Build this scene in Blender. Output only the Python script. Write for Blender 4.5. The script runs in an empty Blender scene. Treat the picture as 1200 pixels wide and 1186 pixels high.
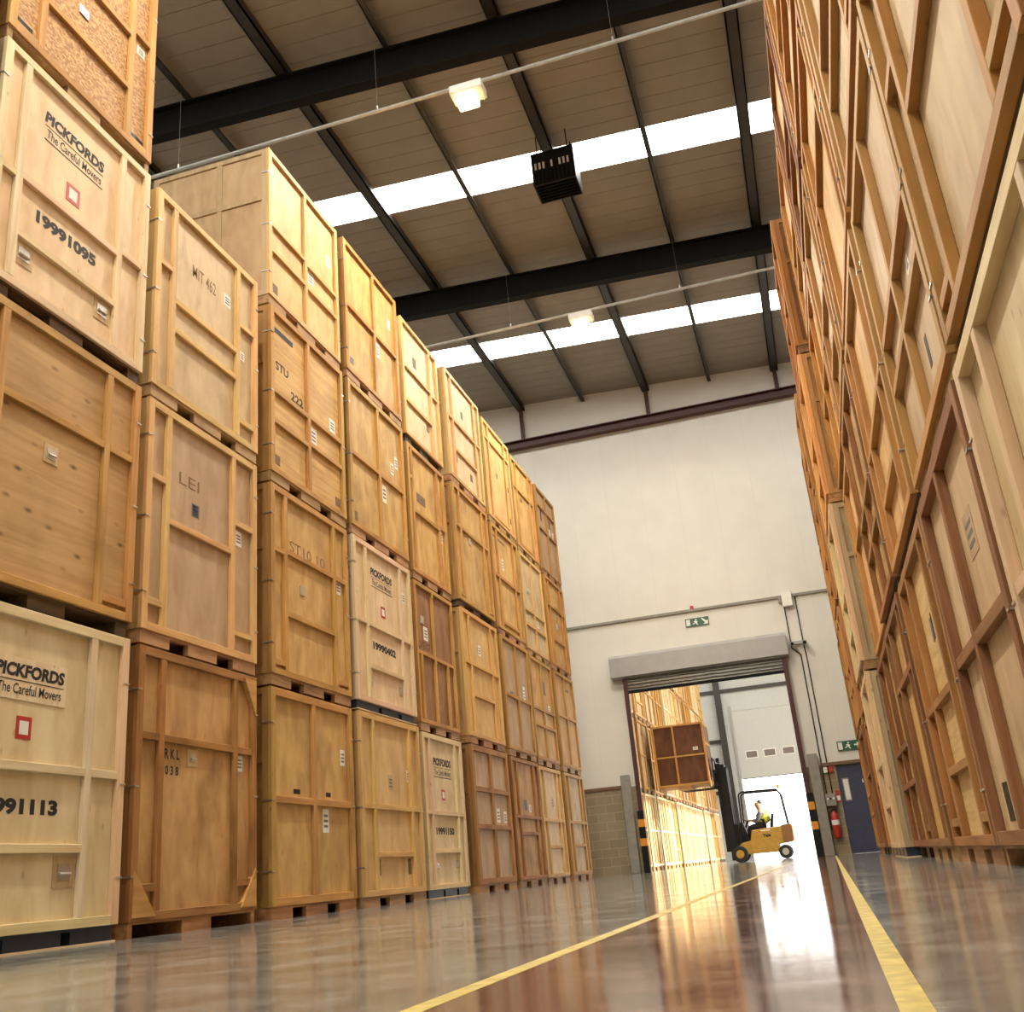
import bpy, bmesh, math, random
from mathutils import Vector, Matrix
random.seed(7)
S = bpy.context.scene
COL = S.collection
PI = math.pi

# ------------------------------------------------------------------ camera
cam = bpy.data.cameras.new('camera'); camo = bpy.data.objects.new('camera', cam); COL.objects.link(camo)
yaw, pitch, roll = -0.2601, 0.3500, -0.0918
fw = Vector((math.sin(yaw)*math.cos(pitch), math.cos(yaw)*math.cos(pitch), math.sin(pitch)))
rt = Vector((math.cos(yaw), -math.sin(yaw), 0)); up = rt.cross(fw)
rt2 = math.cos(roll)*rt + math.sin(roll)*up; up2 = -math.sin(roll)*rt + math.cos(roll)*up
camo.matrix_world = Matrix(((rt2.x, up2.x, -fw.x, 0), (rt2.y, up2.y, -fw.y, 0), (rt2.z, up2.z, -fw.z, 0.1968), (0, 0, 0, 1)))
cam.sensor_fit = 'HORIZONTAL'; cam.sensor_width = 36; cam.lens = 1186.23/1200*36
cam.clip_start = 0.02; cam.clip_end = 400
S.camera = camo

# ------------------------------------------------------------------ world, sun, exposure
SKYLIGHT = 11.0      # translucent roof sheets lit by the overcast sky
LAMP = 4.0
LAMP_W = 380.0
w = bpy.data.worlds.new('World'); S.world = w; w.use_nodes = True
bg = w.node_tree.nodes['Background']; bg.inputs[0].default_value = (1.0, 0.97, 0.92, 1); bg.inputs[1].default_value = 4.0
sl = bpy.data.lights.new('sun', 'SUN'); sl.energy = 10; sl.angle = math.radians(0.6); sl.color = (1, 0.95, 0.86)
so = bpy.data.objects.new('sun', sl); COL.objects.link(so)
sd = Vector((-1.0, -0.03, -0.43)).normalized()          # travelling direction: in through an unseen opening added to the second hall's right wall
so.rotation_euler = sd.to_track_quat('-Z', 'Y').to_euler(); so.location = (30, 30, 20)
S.view_settings.view_transform = 'Standard'; S.view_settings.look = 'None'
S.view_settings.exposure = 0.40; S.view_settings.gamma = 1; S.view_settings.use_curve_mapping = False

# ------------------------------------------------------------------ materials
MATS = {}
def base_mat(name):
    m = bpy.data.materials.new(name); m.use_nodes = True; nt = m.node_tree
    return m, nt, nt.nodes['Principled BSDF']
def N(nt, t, **k):
    n = nt.nodes.new(t)
    for a, b in k.items(): setattr(n, a, b)
    return n
def ramp(nt, stops):
    r = N(nt, 'ShaderNodeValToRGB'); e = r.color_ramp.elements
    while len(e) < len(stops): e.new(0.5)
    for x, (p, c) in zip(e, stops):
        x.position = p; x.color = (*c, 1) if len(c) == 3 else c
    return r
def mixc(nt, typ, fac, a, b):
    m = N(nt, 'ShaderNodeMix', data_type='RGBA', blend_type=typ)
    if isinstance(fac, (int, float)): m.inputs[0].default_value = fac
    else: nt.links.new(fac, m.inputs[0])
    for s, v in ((6, a), (7, b)):
        if isinstance(v, tuple): m.inputs[s].default_value = (*v, 1)
        else: nt.links.new(v, m.inputs[s])
    return m.outputs[2]
def plain(name, col, rough=0.6, metal=0.0, noise=0.12, scale=8, bump=0.0, spec=0.5):
    m, nt, b = base_mat(name)
    tc = N(nt, 'ShaderNodeTexCoord'); n = N(nt, 'ShaderNodeTexNoise'); n.inputs['Scale'].default_value = scale; n.inputs['Detail'].default_value = 5
    nt.links.new(tc.outputs['Object'], n.inputs['Vector'])
    lo = tuple(c*(1-noise) for c in col); hi = tuple(min(1, c*(1+noise)) for c in col)
    r = ramp(nt, [(0.3, lo), (0.7, hi)]); nt.links.new(n.outputs[0], r.inputs[0]); nt.links.new(r.outputs[0], b.inputs['Base Color'])
    b.inputs['Specular IOR Level'].default_value = spec; b.inputs['Roughness'].default_value = rough; b.inputs['Metallic'].default_value = metal
    if bump:
        bm_ = N(nt, 'ShaderNodeBump'); bm_.inputs['Strength'].default_value = bump; bm_.inputs['Distance'].default_value = 0.01
        nt.links.new(n.outputs[0], bm_.inputs['Height']); nt.links.new(bm_.outputs[0], b.inputs['Normal'])
    MATS[name] = m; return m
def emit(name, col, s):
    m, nt, b = base_mat(name)
    b.inputs['Base Color'].default_value = (*col, 1); b.inputs['Emission Color'].default_value = (*col, 1); b.inputs['Emission Strength'].default_value = s
    MATS[name] = m; return m
def wood(name, dark, mid, light, axis, knots=0.0, stain=0.35, stainc=(0.12, 0.055, 0.02), fine=16, along=1.1):
    """grain runs along the given local axis"""
    m, nt, b = base_mat(name)
    L = nt.links.new
    tc = N(nt, 'ShaderNodeTexCoord'); oi = N(nt, 'ShaderNodeObjectInfo')
    mu = N(nt, 'ShaderNodeMath', operation='MULTIPLY'); mu.inputs[1].default_value = 41.0; L(oi.outputs['Random'], mu.inputs[0])
    add = N(nt, 'ShaderNodeVectorMath', operation='ADD'); L(tc.outputs['Object'], add.inputs[0]); L(mu.outputs[0], add.inputs[1])
    mp = N(nt, 'ShaderNodeMapping'); sc = [fine]*3; sc['xyz'.index(axis)] = along; mp.inputs['Scale'].default_value = sc
    L(add.outputs[0], mp.inputs['Vector'])
    n1 = N(nt, 'ShaderNodeTexNoise'); n1.inputs['Scale'].default_value = 1.0; n1.inputs['Detail'].default_value = 7; n1.inputs['Distortion'].default_value = 0.6
    L(mp.outputs[0], n1.inputs['Vector'])
    r1 = ramp(nt, [(0.28, dark), (0.5, mid), (0.74, light)]); L(n1.outputs[0], r1.inputs[0])
    n2 = N(nt, 'ShaderNodeTexNoise'); n2.inputs['Scale'].default_value = 1.7; n2.inputs['Detail'].default_value = 5; L(add.outputs[0], n2.inputs['Vector'])
    r2 = ramp(nt, [(0.48, (0, 0, 0)), (0.78, (stain, stain, stain))]); L(n2.outputs[0], r2.inputs[0])
    c = mixc(nt, 'MIX', r2.outputs[0], r1.outputs[0], stainc)
    if knots:
        kp = N(nt, 'ShaderNodeMapping'); ks = [7.0]*3; ks['xyz'.index(axis)] = 3.2; kp.inputs['Scale'].default_value = ks
        L(add.outputs[0], kp.inputs['Vector'])
        v = N(nt, 'ShaderNodeTexVoronoi'); v.inputs['Scale'].default_value = 1.0; L(kp.outputs[0], v.inputs['Vector'])
        kr = ramp(nt, [(0.03, (knots,)*3), (0.19 if knots > 0.7 else 0.12, (0, 0, 0))]); L(v.outputs['Distance'], kr.inputs[0])
        c = mixc(nt, 'MIX', kr.outputs[0], c, (0.10, 0.045, 0.018))
    c = mixc(nt, 'MULTIPLY', 1.0, c, oi.outputs['Color'])
    L(c, b.inputs['Base Color'])
    b.inputs['Roughness'].default_value = 0.62; b.inputs['Specular IOR Level'].default_value = 0.3
    bp = N(nt, 'ShaderNodeBump'); bp.inputs['Strength'].default_value = 0.25; bp.inputs['Distance'].default_value = 0.004
    L(n1.outputs[0], bp.inputs['Height']); L(bp.outputs[0], b.inputs['Normal'])
    MATS[name] = m; return m
PAL = {  # dark, mid, light, knots, stain
 'pale':  ((0.60, 0.44, 0.25), (0.70, 0.54, 0.33), (0.78, 0.64, 0.42), 0.45, 0.12),
 'mid':   ((0.46, 0.270, 0.090), (0.58, 0.362, 0.130), (0.67, 0.450, 0.185), 0.45, 0.40),
 'gold':  ((0.53, 0.335, 0.140), (0.65, 0.435, 0.195), (0.72, 0.52, 0.26), 0.25, 0.22),
 'dirty': ((0.40, 0.220, 0.085), (0.55, 0.325, 0.135), (0.64, 0.415, 0.190), 0.4, 0.62),
 'knotty':((0.42, 0.240, 0.095), (0.51, 0.305, 0.130), (0.57, 0.360, 0.165), 0.95, 0.35),
 'brown': ((0.21, 0.095, 0.042), (0.30, 0.150, 0.068), (0.38, 0.210, 0.100), 0.3, 0.4),
 'darkbrown': ((0.07, 0.028, 0.014), (0.11, 0.045, 0.022), (0.15, 0.065, 0.033), 0.3, 0.3),
 'grey':  ((0.40, 0.275, 0.165), (0.48, 0.340, 0.210), (0.55, 0.405, 0.255), 0.0, 0.15),
 'ply':   ((0.46, 0.325, 0.175), (0.56, 0.415, 0.235), (0.64, 0.49, 0.29), 0.15, 0.30),
}
for k, (a, b_, c_, kn, st) in PAL.items():
    wood(k+'_v', a, b_, c_, 'z', kn, st); wood(k+'_h', a, b_, c_, 'y', kn, st); wood(k+'_p', a, b_, c_, 'z', kn*0.8, st*1.25, (0.17, 0.085, 0.032), 5.5, 2.0)
wood('pallet_wood', (0.24, 0.13, 0.055), (0.40, 0.235, 0.105), (0.52, 0.33, 0.16), 'y', 0.4, 0.6, (0.05, 0.03, 0.018))
wood('pallet_dark', (0.05, 0.035, 0.02), (0.10, 0.065, 0.035), (0.16, 0.11, 0.06), 'y', 0.4, 0.6, (0.03, 0.02, 0.014))
def osb():
    m, nt, b = base_mat('osb'); L = nt.links.new
    tc = N(nt, 'ShaderNodeTexCoord'); mp = N(nt, 'ShaderNodeMapping'); mp.inputs['Scale'].default_value = (30, 34, 60); L(tc.outputs['Object'], mp.inputs[0])
    v = N(nt, 'ShaderNodeTexVoronoi'); v.inputs['Scale'].default_value = 1; L(mp.outputs[0], v.inputs['Vector'])
    sp = N(nt, 'ShaderNodeSeparateColor'); L(v.outputs['Color'], sp.inputs[0])
    r = ramp(nt, [(0.0, (0.27, 0.125, 0.04)), (0.5, (0.42, 0.22, 0.08)), (1.0, (0.58, 0.35, 0.15))]); L(sp.outputs[0], r.inputs[0])
    L(r.outputs[0], b.inputs['Base Color']); b.inputs['Roughness'].default_value = 0.65
    MATS['osb'] = m
osb()
plain('blue_pallet', (0.018, 0.028, 0.055), 0.5)
plain('ink', (0.012, 0.011, 0.012), 0.7); plain('faint_ink', (0.22, 0.12, 0.05), 0.8)
plain('red', (0.45, 0.03, 0.02), 0.5); plain('paper', (0.78, 0.76, 0.70), 0.7, noise=0.05)
plain('print_grey', (0.16, 0.15, 0.15), 0.7)
plain('steel', (0.55, 0.53, 0.48), 0.35, 0.8); plain('white_paint', (0.80, 0.78, 0.70), 0.5, noise=0.05)
plain('dark_steel', (0.008, 0.0075, 0.007), 0.6, spec=0.12); plain('purlin_steel', (0.055, 0.05, 0.045), 0.4, 0.5)
plain('red_oxide', (0.062, 0.016, 0.012), 0.5); plain('galv', (0.36, 0.35, 0.33), 0.45, 0.2, noise=0.05, scale=3); plain('door_white', (0.50, 0.495, 0.46), 0.5, noise=0.03)
plain('pipe_steel', (0.62, 0.62, 0.60), 0.3, 0.6); plain('grey_post', (0.27, 0.25, 0.21), 0.75)
plain('black', (0.008, 0.008, 0.008), 0.5, spec=0.25); plain('rubber', (0.012, 0.012, 0.012), 0.8)
plain('yellow_paint', (0.62, 0.38, 0.02), 0.55); plain('orange_band', (0.70, 0.28, 0.02), 0.55)
plain('line_yellow', (0.58, 0.46, 0.13), 0.35, noise=0.3, scale=20)
plain('forklift_yellow', (0.42, 0.24, 0.035), 0.4); plain('counterweight_paint', (0.22, 0.10, 0.03), 0.5)
plain('door_blue', (0.045, 0.050, 0.095), 0.45); plain('green', (0.015, 0.10, 0.05), 0.4)
plain('white_wall', (0.70, 0.67, 0.60), 0.55, noise=0.035, scale=1.5); plain('cladding', (0.50, 0.50, 0.47), 0.5, noise=0.05)
plain('ceiling_sheet', (0.29, 0.26, 0.215), 0.5, noise=0.06, scale=2); plain('seam_dark', (0.14, 0.11, 0.08), 0.6)
plain('hi_vis', (0.62, 0.62, 0.06), 0.6); plain('trousers', (0.012, 0.012, 0.018), 0.8); plain('skin', (0.50, 0.27, 0.17), 0.5, noise=0.04)
plain('shirt', (0.10, 0.10, 0.12), 0.8); plain('hair', (0.05, 0.035, 0.02), 0.7)
plain('yard_concrete', (0.62, 0.60, 0.55), 0.8); plain('shutter_grey', (0.12, 0.115, 0.10), 0.4, 0.5)
plain('brown_trim', (0.17, 0.085, 0.045), 0.6); plain('glass_grey', (0.18, 0.15, 0.14), 0.15)
emit('skylight', (1.0, 0.965, 0.90), SKYLIGHT); emit('lamp_glow', (1.0, 0.74, 0.32), LAMP)
def floor_mat(name, c0, c1, c2, rough):
    m, nt, b = base_mat(name); L = nt.links.new
    tc = N(nt, 'ShaderNodeTexCoord')
    n = N(nt, 'ShaderNodeTexNoise'); n.inputs['Scale'].default_value = 2.6; n.inputs['Detail'].default_value = 10; n.inputs['Roughness'].default_value = 0.74; L(tc.outputs['Object'], n.inputs[0])
    r = ramp(nt, [(0.32, c0), (0.5, c1), (0.68, c2)]); L(n.outputs[0], r.inputs[0])
    n3 = N(nt, 'ShaderNodeTexNoise'); n3.inputs['Scale'].default_value = 30; n3.inputs['Detail'].default_value = 6; L(tc.outputs['Object'], n3.inputs[0])
    r3 = ramp(nt, [(0.35, (0.62, 0.62, 0.62)), (0.65, (1.15, 1.15, 1.15))]); L(n3.outputs[0], r3.inputs[0])
    L(mixc(nt, 'MULTIPLY', 0.8, r.outputs[0], r3.outputs[0]), b.inputs['Base Color'])
    mr = N(nt, 'ShaderNodeMapRange'); mr.inputs[1].default_value = 0.3; mr.inputs[2].default_value = 0.7; mr.inputs[3].default_value = rough*0.5; mr.inputs[4].default_value = rough*1.9; L(n.outputs[0], mr.inputs[0]); L(mr.outputs[0], b.inputs['Roughness'])
    b.inputs['Specular IOR Level'].default_value = 0.36
    bp = N(nt, 'ShaderNodeBump'); bp.inputs['Strength'].default_value = 0.06; bp.inputs['Distance'].default_value = 0.008
    L(n.outputs[0], bp.inputs['Height']); L(bp.outputs[0], b.inputs['Normal'])
    MATS[name] = m
floor_mat('concrete', (0.11, 0.115, 0.11), (0.22, 0.225, 0.21), (0.37, 0.37, 0.34), 0.085)
floor_mat('lane_red', (0.10, 0.055, 0.042), (0.19, 0.105, 0.080), (0.31, 0.20, 0.16), 0.07)
def block_mat():
    m, nt, b = base_mat('blockwork'); L = nt.links.new
    tc = N(nt, 'ShaderNodeTexCoord'); mp = N(nt, 'ShaderNodeMapping'); mp.inputs['Rotation'].default_value = (PI/2, 0, 0); L(tc.outputs['Object'], mp.inputs[0])
    br = N(nt, 'ShaderNodeTexBrick'); br.inputs['Scale'].default_value = 1.0; br.inputs['Brick Width'].default_value = 0.45; br.inputs['Row Height'].default_value = 0.225; br.inputs['Mortar Size'].default_value = 0.008
    br.inputs['Color1'].default_value = (0.30, 0.235, 0.145, 1); br.inputs['Color2'].default_value = (0.25, 0.195, 0.12, 1); br.inputs['Mortar'].default_value = (0.38, 0.31, 0.20, 1)
    L(mp.outputs[0], br.inputs[0]); L(br.outputs['Color'], b.inputs['Base Color']); b.inputs['Roughness'].default_value = 0.8
    MATS['blockwork'] = m
block_mat()

# ------------------------------------------------------------------ mesh helpers
class MB:
    def __init__(s): s.v = []; s.f = []
    def box(s, x0, x1, y0, y1, z0, z1):
        a = len(s.v)
        s.v += [(x0, y0, z0), (x1, y0, z0), (x1, y1, z0), (x0, y1, z0), (x0, y0, z1), (x1, y0, z1), (x1, y1, z1), (x0, y1, z1)]
        s.f += [tuple(a+i for i in q) for q in ((0, 3, 2, 1), (4, 5, 6, 7), (0, 1, 5, 4), (1, 2, 6, 5), (2, 3, 7, 6), (3, 0, 4, 7))]
        return s
    def prism(s, pts, ax, a0, a1):
        """polygon pts extruded along axis ax; pts in the other two axes in xyz order"""
        n = len(pts); b = len(s.v)
        for a in (a0, a1):
            for p in pts:
                q = list(p); q.insert('xyz'.index(ax), a); s.v.append(tuple(q))
        s.f += [tuple(range(b+n-1, b-1, -1)), tuple(range(b+n, b+2*n))]
        s.f += [(b+i, b+(i+1) % n, b+n+(i+1) % n, b+n+i) for i in range(n)]
        return s
    def tube(s, p0, p1, r, n=10, r1=None):
        p0, p1 = Vector(p0), Vector(p1); d = (p1-p0).normalized(); r1 = r if r1 is None else r1
        u = d.orthogonal().normalized(); v = d.cross(u); b = len(s.v)
        for p, rr in ((p0, r), (p1, r1)):
            for i in range(n):
                t = 2*PI*i/n; s.v.append(tuple(p+u*math.cos(t)*rr+v*math.sin(t)*rr))
        s.f += [tuple(range(b+n-1, b-1, -1)), tuple(range(b+n, b+2*n))]
        s.f += [(b+i, b+(i+1) % n, b+n+(i+1) % n, b+n+i) for i in range(n)]
        return s
    def path(s, pts, r, n=8):
        for a, b in zip(pts, pts[1:]): s.tube(a, b, r, n)
        return s
    def lathe(s, prof, cx, cy, n=16):
        b = len(s.v); m = len(prof)
        for r, z in prof:
            for i in range(n):
                t = 2*PI*i/n; s.v.append((cx+r*math.cos(t), cy+r*math.sin(t), z))
        for j in range(m-1):
            for i in range(n):
                s.f.append((b+j*n+i, b+j*n+(i+1) % n, b+(j+1)*n+(i+1) % n, b+(j+1)*n+i))
        s.f += [tuple(range(b+n-1, b-1, -1)), tuple(range(b+(m-1)*n, b+m*n))]
        return s
    def mesh(s, name, mat, bevel=0.0, smooth=False):
        me = bpy.data.meshes.new(name); me.from_pydata(s.v, [], s.f)
        bm = bmesh.new(); bm.from_mesh(me); bmesh.ops.recalc_face_normals(bm, faces=bm.faces)
        if bevel: bmesh.ops.bevel(bm, geom=bm.edges[:], offset=bevel, segments=1, affect='EDGES')
        bm.to_mesh(me); bm.free()
        if smooth:
            for p in me.polygons: p.use_smooth = True
        me.materials.append(MATS[mat]); return me
    def obj(s, name, mat, parent=None, bevel=0.0, smooth=False, color=None):
        return link(name, s.mesh(name, mat, bevel, smooth), parent, color)
def link(name, me, parent=None, color=None):
    o = bpy.data.objects.new(name, me); COL.objects.link(o)
    if parent is not None: o.parent = parent
    if color: o.color = (*color, 1)
    return o
def thing(name, label, cat, loc=(0, 0, 0), rz=0, group=None):
    o = bpy.data.objects.new(name, None); COL.objects.link(o); o.location = loc; o.rotation_euler = (0, 0, rz); o.empty_display_size = 0.1
    return tag(o, label, cat, group)
def tag(o, label, cat, group=None):
    o['label'] = label; o['category'] = cat
    if group: o['group'] = group
    return o
def struct(o): o['kind'] = 'structure'; return o
def dup(root, loc, label, group=None):
    r = root.copy(); COL.objects.link(r); r.location = loc; r['label'] = label
    if group: r['group'] = group
    for ch in root.children:
        c = ch.copy(); COL.objects.link(c); c.parent = r
        for g in ch.children:
            d = g.copy(); COL.objects.link(d); d.parent = c
    return r
TXT = {}
def text_mesh(s, bold=0.0, sx=1.0, thick=0.0012):
    k = (s, bold, sx)
    if k in TXT: return TXT[k]
    cu = bpy.data.curves.new('lettering', 'FONT'); cu.body = s; cu.align_x = 'CENTER'; cu.align_y = 'CENTER'; cu.size = 1.0; cu.offset = bold; cu.resolution_u = 3
    o = bpy.data.objects.new('tmp', cu); COL.objects.link(o)
    me = bpy.data.meshes.new_from_object(o.evaluated_get(bpy.context.evaluated_depsgraph_get()))
    bpy.data.objects.remove(o)
    co = [v.co.copy() for v in me.vertices]; fs = [tuple(p.vertices) for p in me.polygons]; bpy.data.meshes.remove(me)
    xs = [c.x for c in co]; ys = [c.y for c in co]; mx = (min(xs)+max(xs))/2; my = (min(ys)+max(ys))/2
    TXT[k] = ([(c.x-mx, c.y-my) for c in co], fs, max(xs)-min(xs), max(ys)-min(ys)); return TXT[k]
def letter(s, width, height, at, plane='x', bold=0.02, mat='ink', parent=None, name='lettering', slant=0.0, flip=1):
    """lettering of a given size lying on a plane: 'x' faces +X (reads along +Y), 'y' faces -Y (reads along +X)"""
    co, fs, w0, h0 = text_mesh(s, bold)
    kx, ky = width/w0, height/h0; x, y, z = at; v = []
    for a, b in co:
        p = (a*kx+slant*b*ky, b*ky)
        v.append((x, y+p[0], z+p[1]) if plane == 'x' else (x+p[0], y, z+p[1]))
    me = bpy.data.meshes.new(name); me.from_pydata(v, [], fs); me.materials.append(MATS[mat])
    return link(name, me, parent)

# ------------------------------------------------------------------ setting: floor, walls, roof
XL, XR, YB, YF, YD = -14.0, 5.0, -16.0, 28.0, 60.0
def roof_z(x): return 13.68-0.05*x
struct(MB().box(-60, 60, -30, 140, -0.30, -0.12).obj('ground', 'yard_concrete'))
struct(MB().box(XL, XR, YB, YD+0.3, -0.12, 0.0).obj('floor', 'concrete'))
struct(MB().box(-0.692, 0.044, YB+1, YD-1, 0.0, 0.001).obj('trim_1', 'lane_red'))
struct(MB().box(-0.742, -0.694, YB+1, YF+5, 0.0, 0.0015).obj('trim_2', 'line_yellow'))
struct(MB().box(0.045, 0.086, YB+1, YF+5, 0.0, 0.0015).obj('trim_3', 'line_yellow'))
struct(MB().box(XL-0.2, XL, YB, YD+0.3, 0, 14.6).obj('wall_left', 'cladding'))
struct(MB().box(XL-0.2, XR+0.2, YB-0.2, YB, 0, 14.6).obj('wall_front', 'cladding'))
wr = MB().box(XR, XR+0.2, YB, 30, 0, 14.6).box(XR, XR+0.2, 54, YD+0.3, 0, 14.6).box(XR, XR+0.2, 30, 54, 6.6, 14.6)  # last box leaves an unseen opening, added to let sun into the second hall
struct(wr.obj('wall_right', 'cladding'))
# end wall: blockwork base, white lining above, door openings
OX0, OX1, OZ = -4.64, -0.32, 5.05
PX0, PX1, PZ = 0.46, 1.42, 2.16
T = 0.25; B0 = 2.20
wb = MB()
for (x0, x1, z0, z1) in ((XL, OX0, B0, 14.6), (OX1, XR, B0, 14.6), (OX0, OX1, OZ, 14.6)): wb.box(x0, x1, YF, YF+T, z0, z1)
struct(wb.obj('wall_back', 'white_wall'))
bb = MB()
for (x0, x1, z0, z1) in ((XL, OX0, 0, B0-0.004), (OX1, PX0, 0, B0-0.004), (PX1, XR, 0, B0-0.004), (PX0, PX1, PZ, B0-0.004)): bb.box(x0, x1, YF-0.03, YF+T, z0, z1)
struct(bb.obj('wall_base', 'blockwork'))
struct(MB().box(XL, OX0-0.42, YF-0.06, YF-0.03, B0-0.03, B0+0.05).box(OX1+0.42, XR, YF-0.06, YF-0.03, B0-0.03, B0+0.05).obj('trim_4', 'brown_trim'))
sm = MB()
for x in [XL+1.05*i for i in range(1, 18)]:
    for (z0, z1) in ((B0+0.05, 12.5),):
        if OX0-0.4 < x < OX1+0.2: z0 = 5.75
        sm.box(x-0.006, x+0.006, YF-0.004, YF, z0, z1)
sm2 = plain('lining_seam', (0.645, 0.615, 0.545), 0.6, noise=0.02)
struct(sm.obj('trim_5', 'lining_seam'))
# far wall of the second hall with its open door
FX0, FX1, FZ = -4.12, 0.15, 4.25
fwm = MB().box(XL, FX0, YD, YD+0.2, 0, 14.6).box(FX1, XR, YD, YD+0.2, 0, 14.6).box(FX0, FX1, YD, YD+0.2, 8.0, 14.6)
struct(fwm.obj('wall_far', 'cladding'))
# ceiling sheets between the rooflights
SKY = [(-12.3, -11.3), (-5.1, -4.1), (2.1, 3.1), (9.3, 10.3), (16.52, 17.42), (23.72, 24.72), (31.2, 32.4), (38.4, 39.6), (45.6, 46.8), (52.8, 54.0)]
edges = [YB] + [e for s in SKY for e in s] + [YD+0.3]
def sheet(y0, y1, dz0, dz1):
    m = MB(); m.prism([(XL-0.2, roof_z(XL-0.2)+dz0), (XR+0.2, roof_z(XR+0.2)+dz0), (XR+0.2, roof_z(XR+0.2)+dz1), (XL-0.2, roof_z(XL-0.2)+dz1)], 'y', y0, y1); return m
cm = MB()
for i in range(0, len(edges), 2):
    y0, y1 = edges[i], edges[i+1]; n = max(1, round((y1-y0)/0.42)); st = (y1-y0)/n
    for k in range(n):
        q = sheet(y0+k*st+0.005, y0+(k+1)*st-0.005, 0.02, 0.10); b = len(cm.v); cm.v += q.v; cm.f += [tuple(b+j for j in f) for f in q.f]
    q = sheet(y0, y1, 0.04, 0.14); b = len(cm.v); cm.v += q.v; cm.f += [tuple(b+j for j in f) for f in q.f]
struct(cm.obj('ceiling', 'ceiling_sheet'))
for i, (y0, y1) in enumerate(SKY):
    struct(sheet(y0, y1, 0.02, 0.06).obj('window_%d' % (i+1), 'skylight'))

# steel: rafters across the hall, purlins along it
def i_beam_x(m, x0, x1, y, zt, h, bw, slope, tf=0.03):
    for a0, a1, b in ((0, tf, bw), (tf, h-tf, 0.02), (h-tf, h, bw)):
        m.prism([(x0, zt(x0)-a1), (x1, zt(x1)-a1), (x1, zt(x1)-a0), (x0, zt(x0)-a0)], 'y', y-b/2, y+b/2)
def rafter(y, label):
    m = MB(); i_beam_x(m, XL, XR, y, lambda x: roof_z(x)-0.20, 0.62, 0.22, 0)
    tag(m.obj('roof_beam', 'dark_steel'), label, 'beam', 'roof beams')
rafter(5.3, 'deep black steel roof beam nearest the camera, overhead before the first rooflight')
rafter(12.85, 'deep black steel roof beam just beside the nearer lamp conduit')
rafter(20.45, 'deep black steel roof beam just in front of the farther lamp and conduit')
rafter(-2.2, 'deep black steel roof beam behind the camera')
for y, nm in ((35.8, 'first'), (43.3, 'second'), (50.8, 'third')): rafter(y, 'black steel roof beam of the hall behind the doorway, %s beyond the end wall' % nm)
PUR = [(-12.55, 0), (-10.65, 1), (-8.75, 0), (-6.86, 1), (-4.88, 0), (-2.94, 1), (-1.03, 0), (0.86, 1), (2.75, 0)]
NM = ['leftmost thin', 'leftmost thick', 'second thin', 'second thick', 'third thin', 'third thick', 'fourth thin', 'fourth thick', 'rightmost thin']
for (x, thick), nm in zip(PUR, NM):
    z = roof_z(x); m = MB(); wdt = 0.11 if thick else 0.05
    m.box(x-wdt, x-wdt+0.025, YB, YF-0.02, z-0.20, z-0.012); m.box(x-wdt, x+wdt, YB, YF-0.02, z-0.20, z-0.165)
    if thick: m.box(x+wdt-0.025, x+wdt, YB, YF-0.02, z-0.20, z-0.012)
    tag(m.obj('roof_purlin', 'purlin_steel'), '%s steel purlin running down the hall under the roof, counting from the left' % nm, 'purlin', 'roof purlins')
# wall beam and wind posts at the end wall
m = MB(); i_beam_x(m, XL, XR, YF-0.13, lambda x: 12.78, 0.26, 0.24, 0, 0.025)
tag(m.obj('wall_beam', 'red_oxide'), 'dark red steel beam running across the top of the white end wall', 'beam')
for x, nm in ((-6.86, 'beside the tops of the left crates'), (-2.94, 'in the middle'), (0.86, 'near the right crates')):
    m = MB().box(x-0.055, x+0.055, YF-0.16, YF-0.06, 12.80, roof_z(x)-0.21).box(x-0.10, x+0.10, YF-0.2, YF-0.03, 12.781, 12.80)
    tag(m.obj('wind_post', 'red_oxide'), 'short dark red steel post on the wall beam, %s' % nm, 'post', 'wall beam posts')

# conduits with lamps
def conduit(y, z, label):
    m = MB().tube((XL+0.05, y, z), (XR-0.05, y, z), 0.032, 10)
    r = thing('lamp_conduit', label, 'conduit', (0, 0, 0)); 
    m.obj('pipe', 'pipe_steel', r)
    for x in (-12.4, -8.75, -5.0, -1.03, 2.7):
        MB().tube((x, y, z+0.03), (x, y, roof_z(x)-0.22), 0.0025, 6).tube((x, y, z+0.02), (x, y, z+0.10), 0.02, 8).obj('hanger_wire', 'steel', r)
conduit(12.52, 12.2, 'silver lamp conduit hanging nearest the camera below the roof')
conduit(20.18, 12.2, 'silver lamp conduit hanging farther back in front of the second rooflight')
def lamp(x, y, z, label):
    r = thing('bay_lamp', label, 'lamp', (x, y, z), 0, 'high bay lamps')
    MB().box(-0.27, 0.27, -0.16, 0.16, -0.20, -0.04).box(-0.03, 0.03, -0.03, 0.03, -0.04, 0.0).obj('housing', 'white_paint', r, 0.01)
    MB().box(-0.19, 0.15, -0.14, 0.14, -0.36, -0.201).obj('lens', 'lamp_glow', r, 0.02)
    a = bpy.data.lights.new('lamp_light', 'AREA'); a.shape = 'RECTANGLE'; a.size = 0.32; a.size_y = 0.26; a.energy = LAMP_W; a.color = (1, 0.90, 0.72)
    ao = bpy.data.objects.new('lamp_light', a); COL.objects.link(ao); ao.parent = r; ao.location = (-0.02, 0, -0.39)
    MB().tube((0.24, 0, -0.2), (0.26, 0, -0.36), 0.008, 6).obj('switch_cord', 'white_paint', r)
lamp(-3.43, 12.52, 12.165, 'glowing yellow lamp hanging from the nearer conduit')
lamp(-3.33, 20.18, 12.165, 'glowing lamp hanging from the farther conduit against the rooflight')
conduit(4.95, 12.2, 'added unseen silver lamp conduit above the camera, in front of the nearest roof beam')
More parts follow.
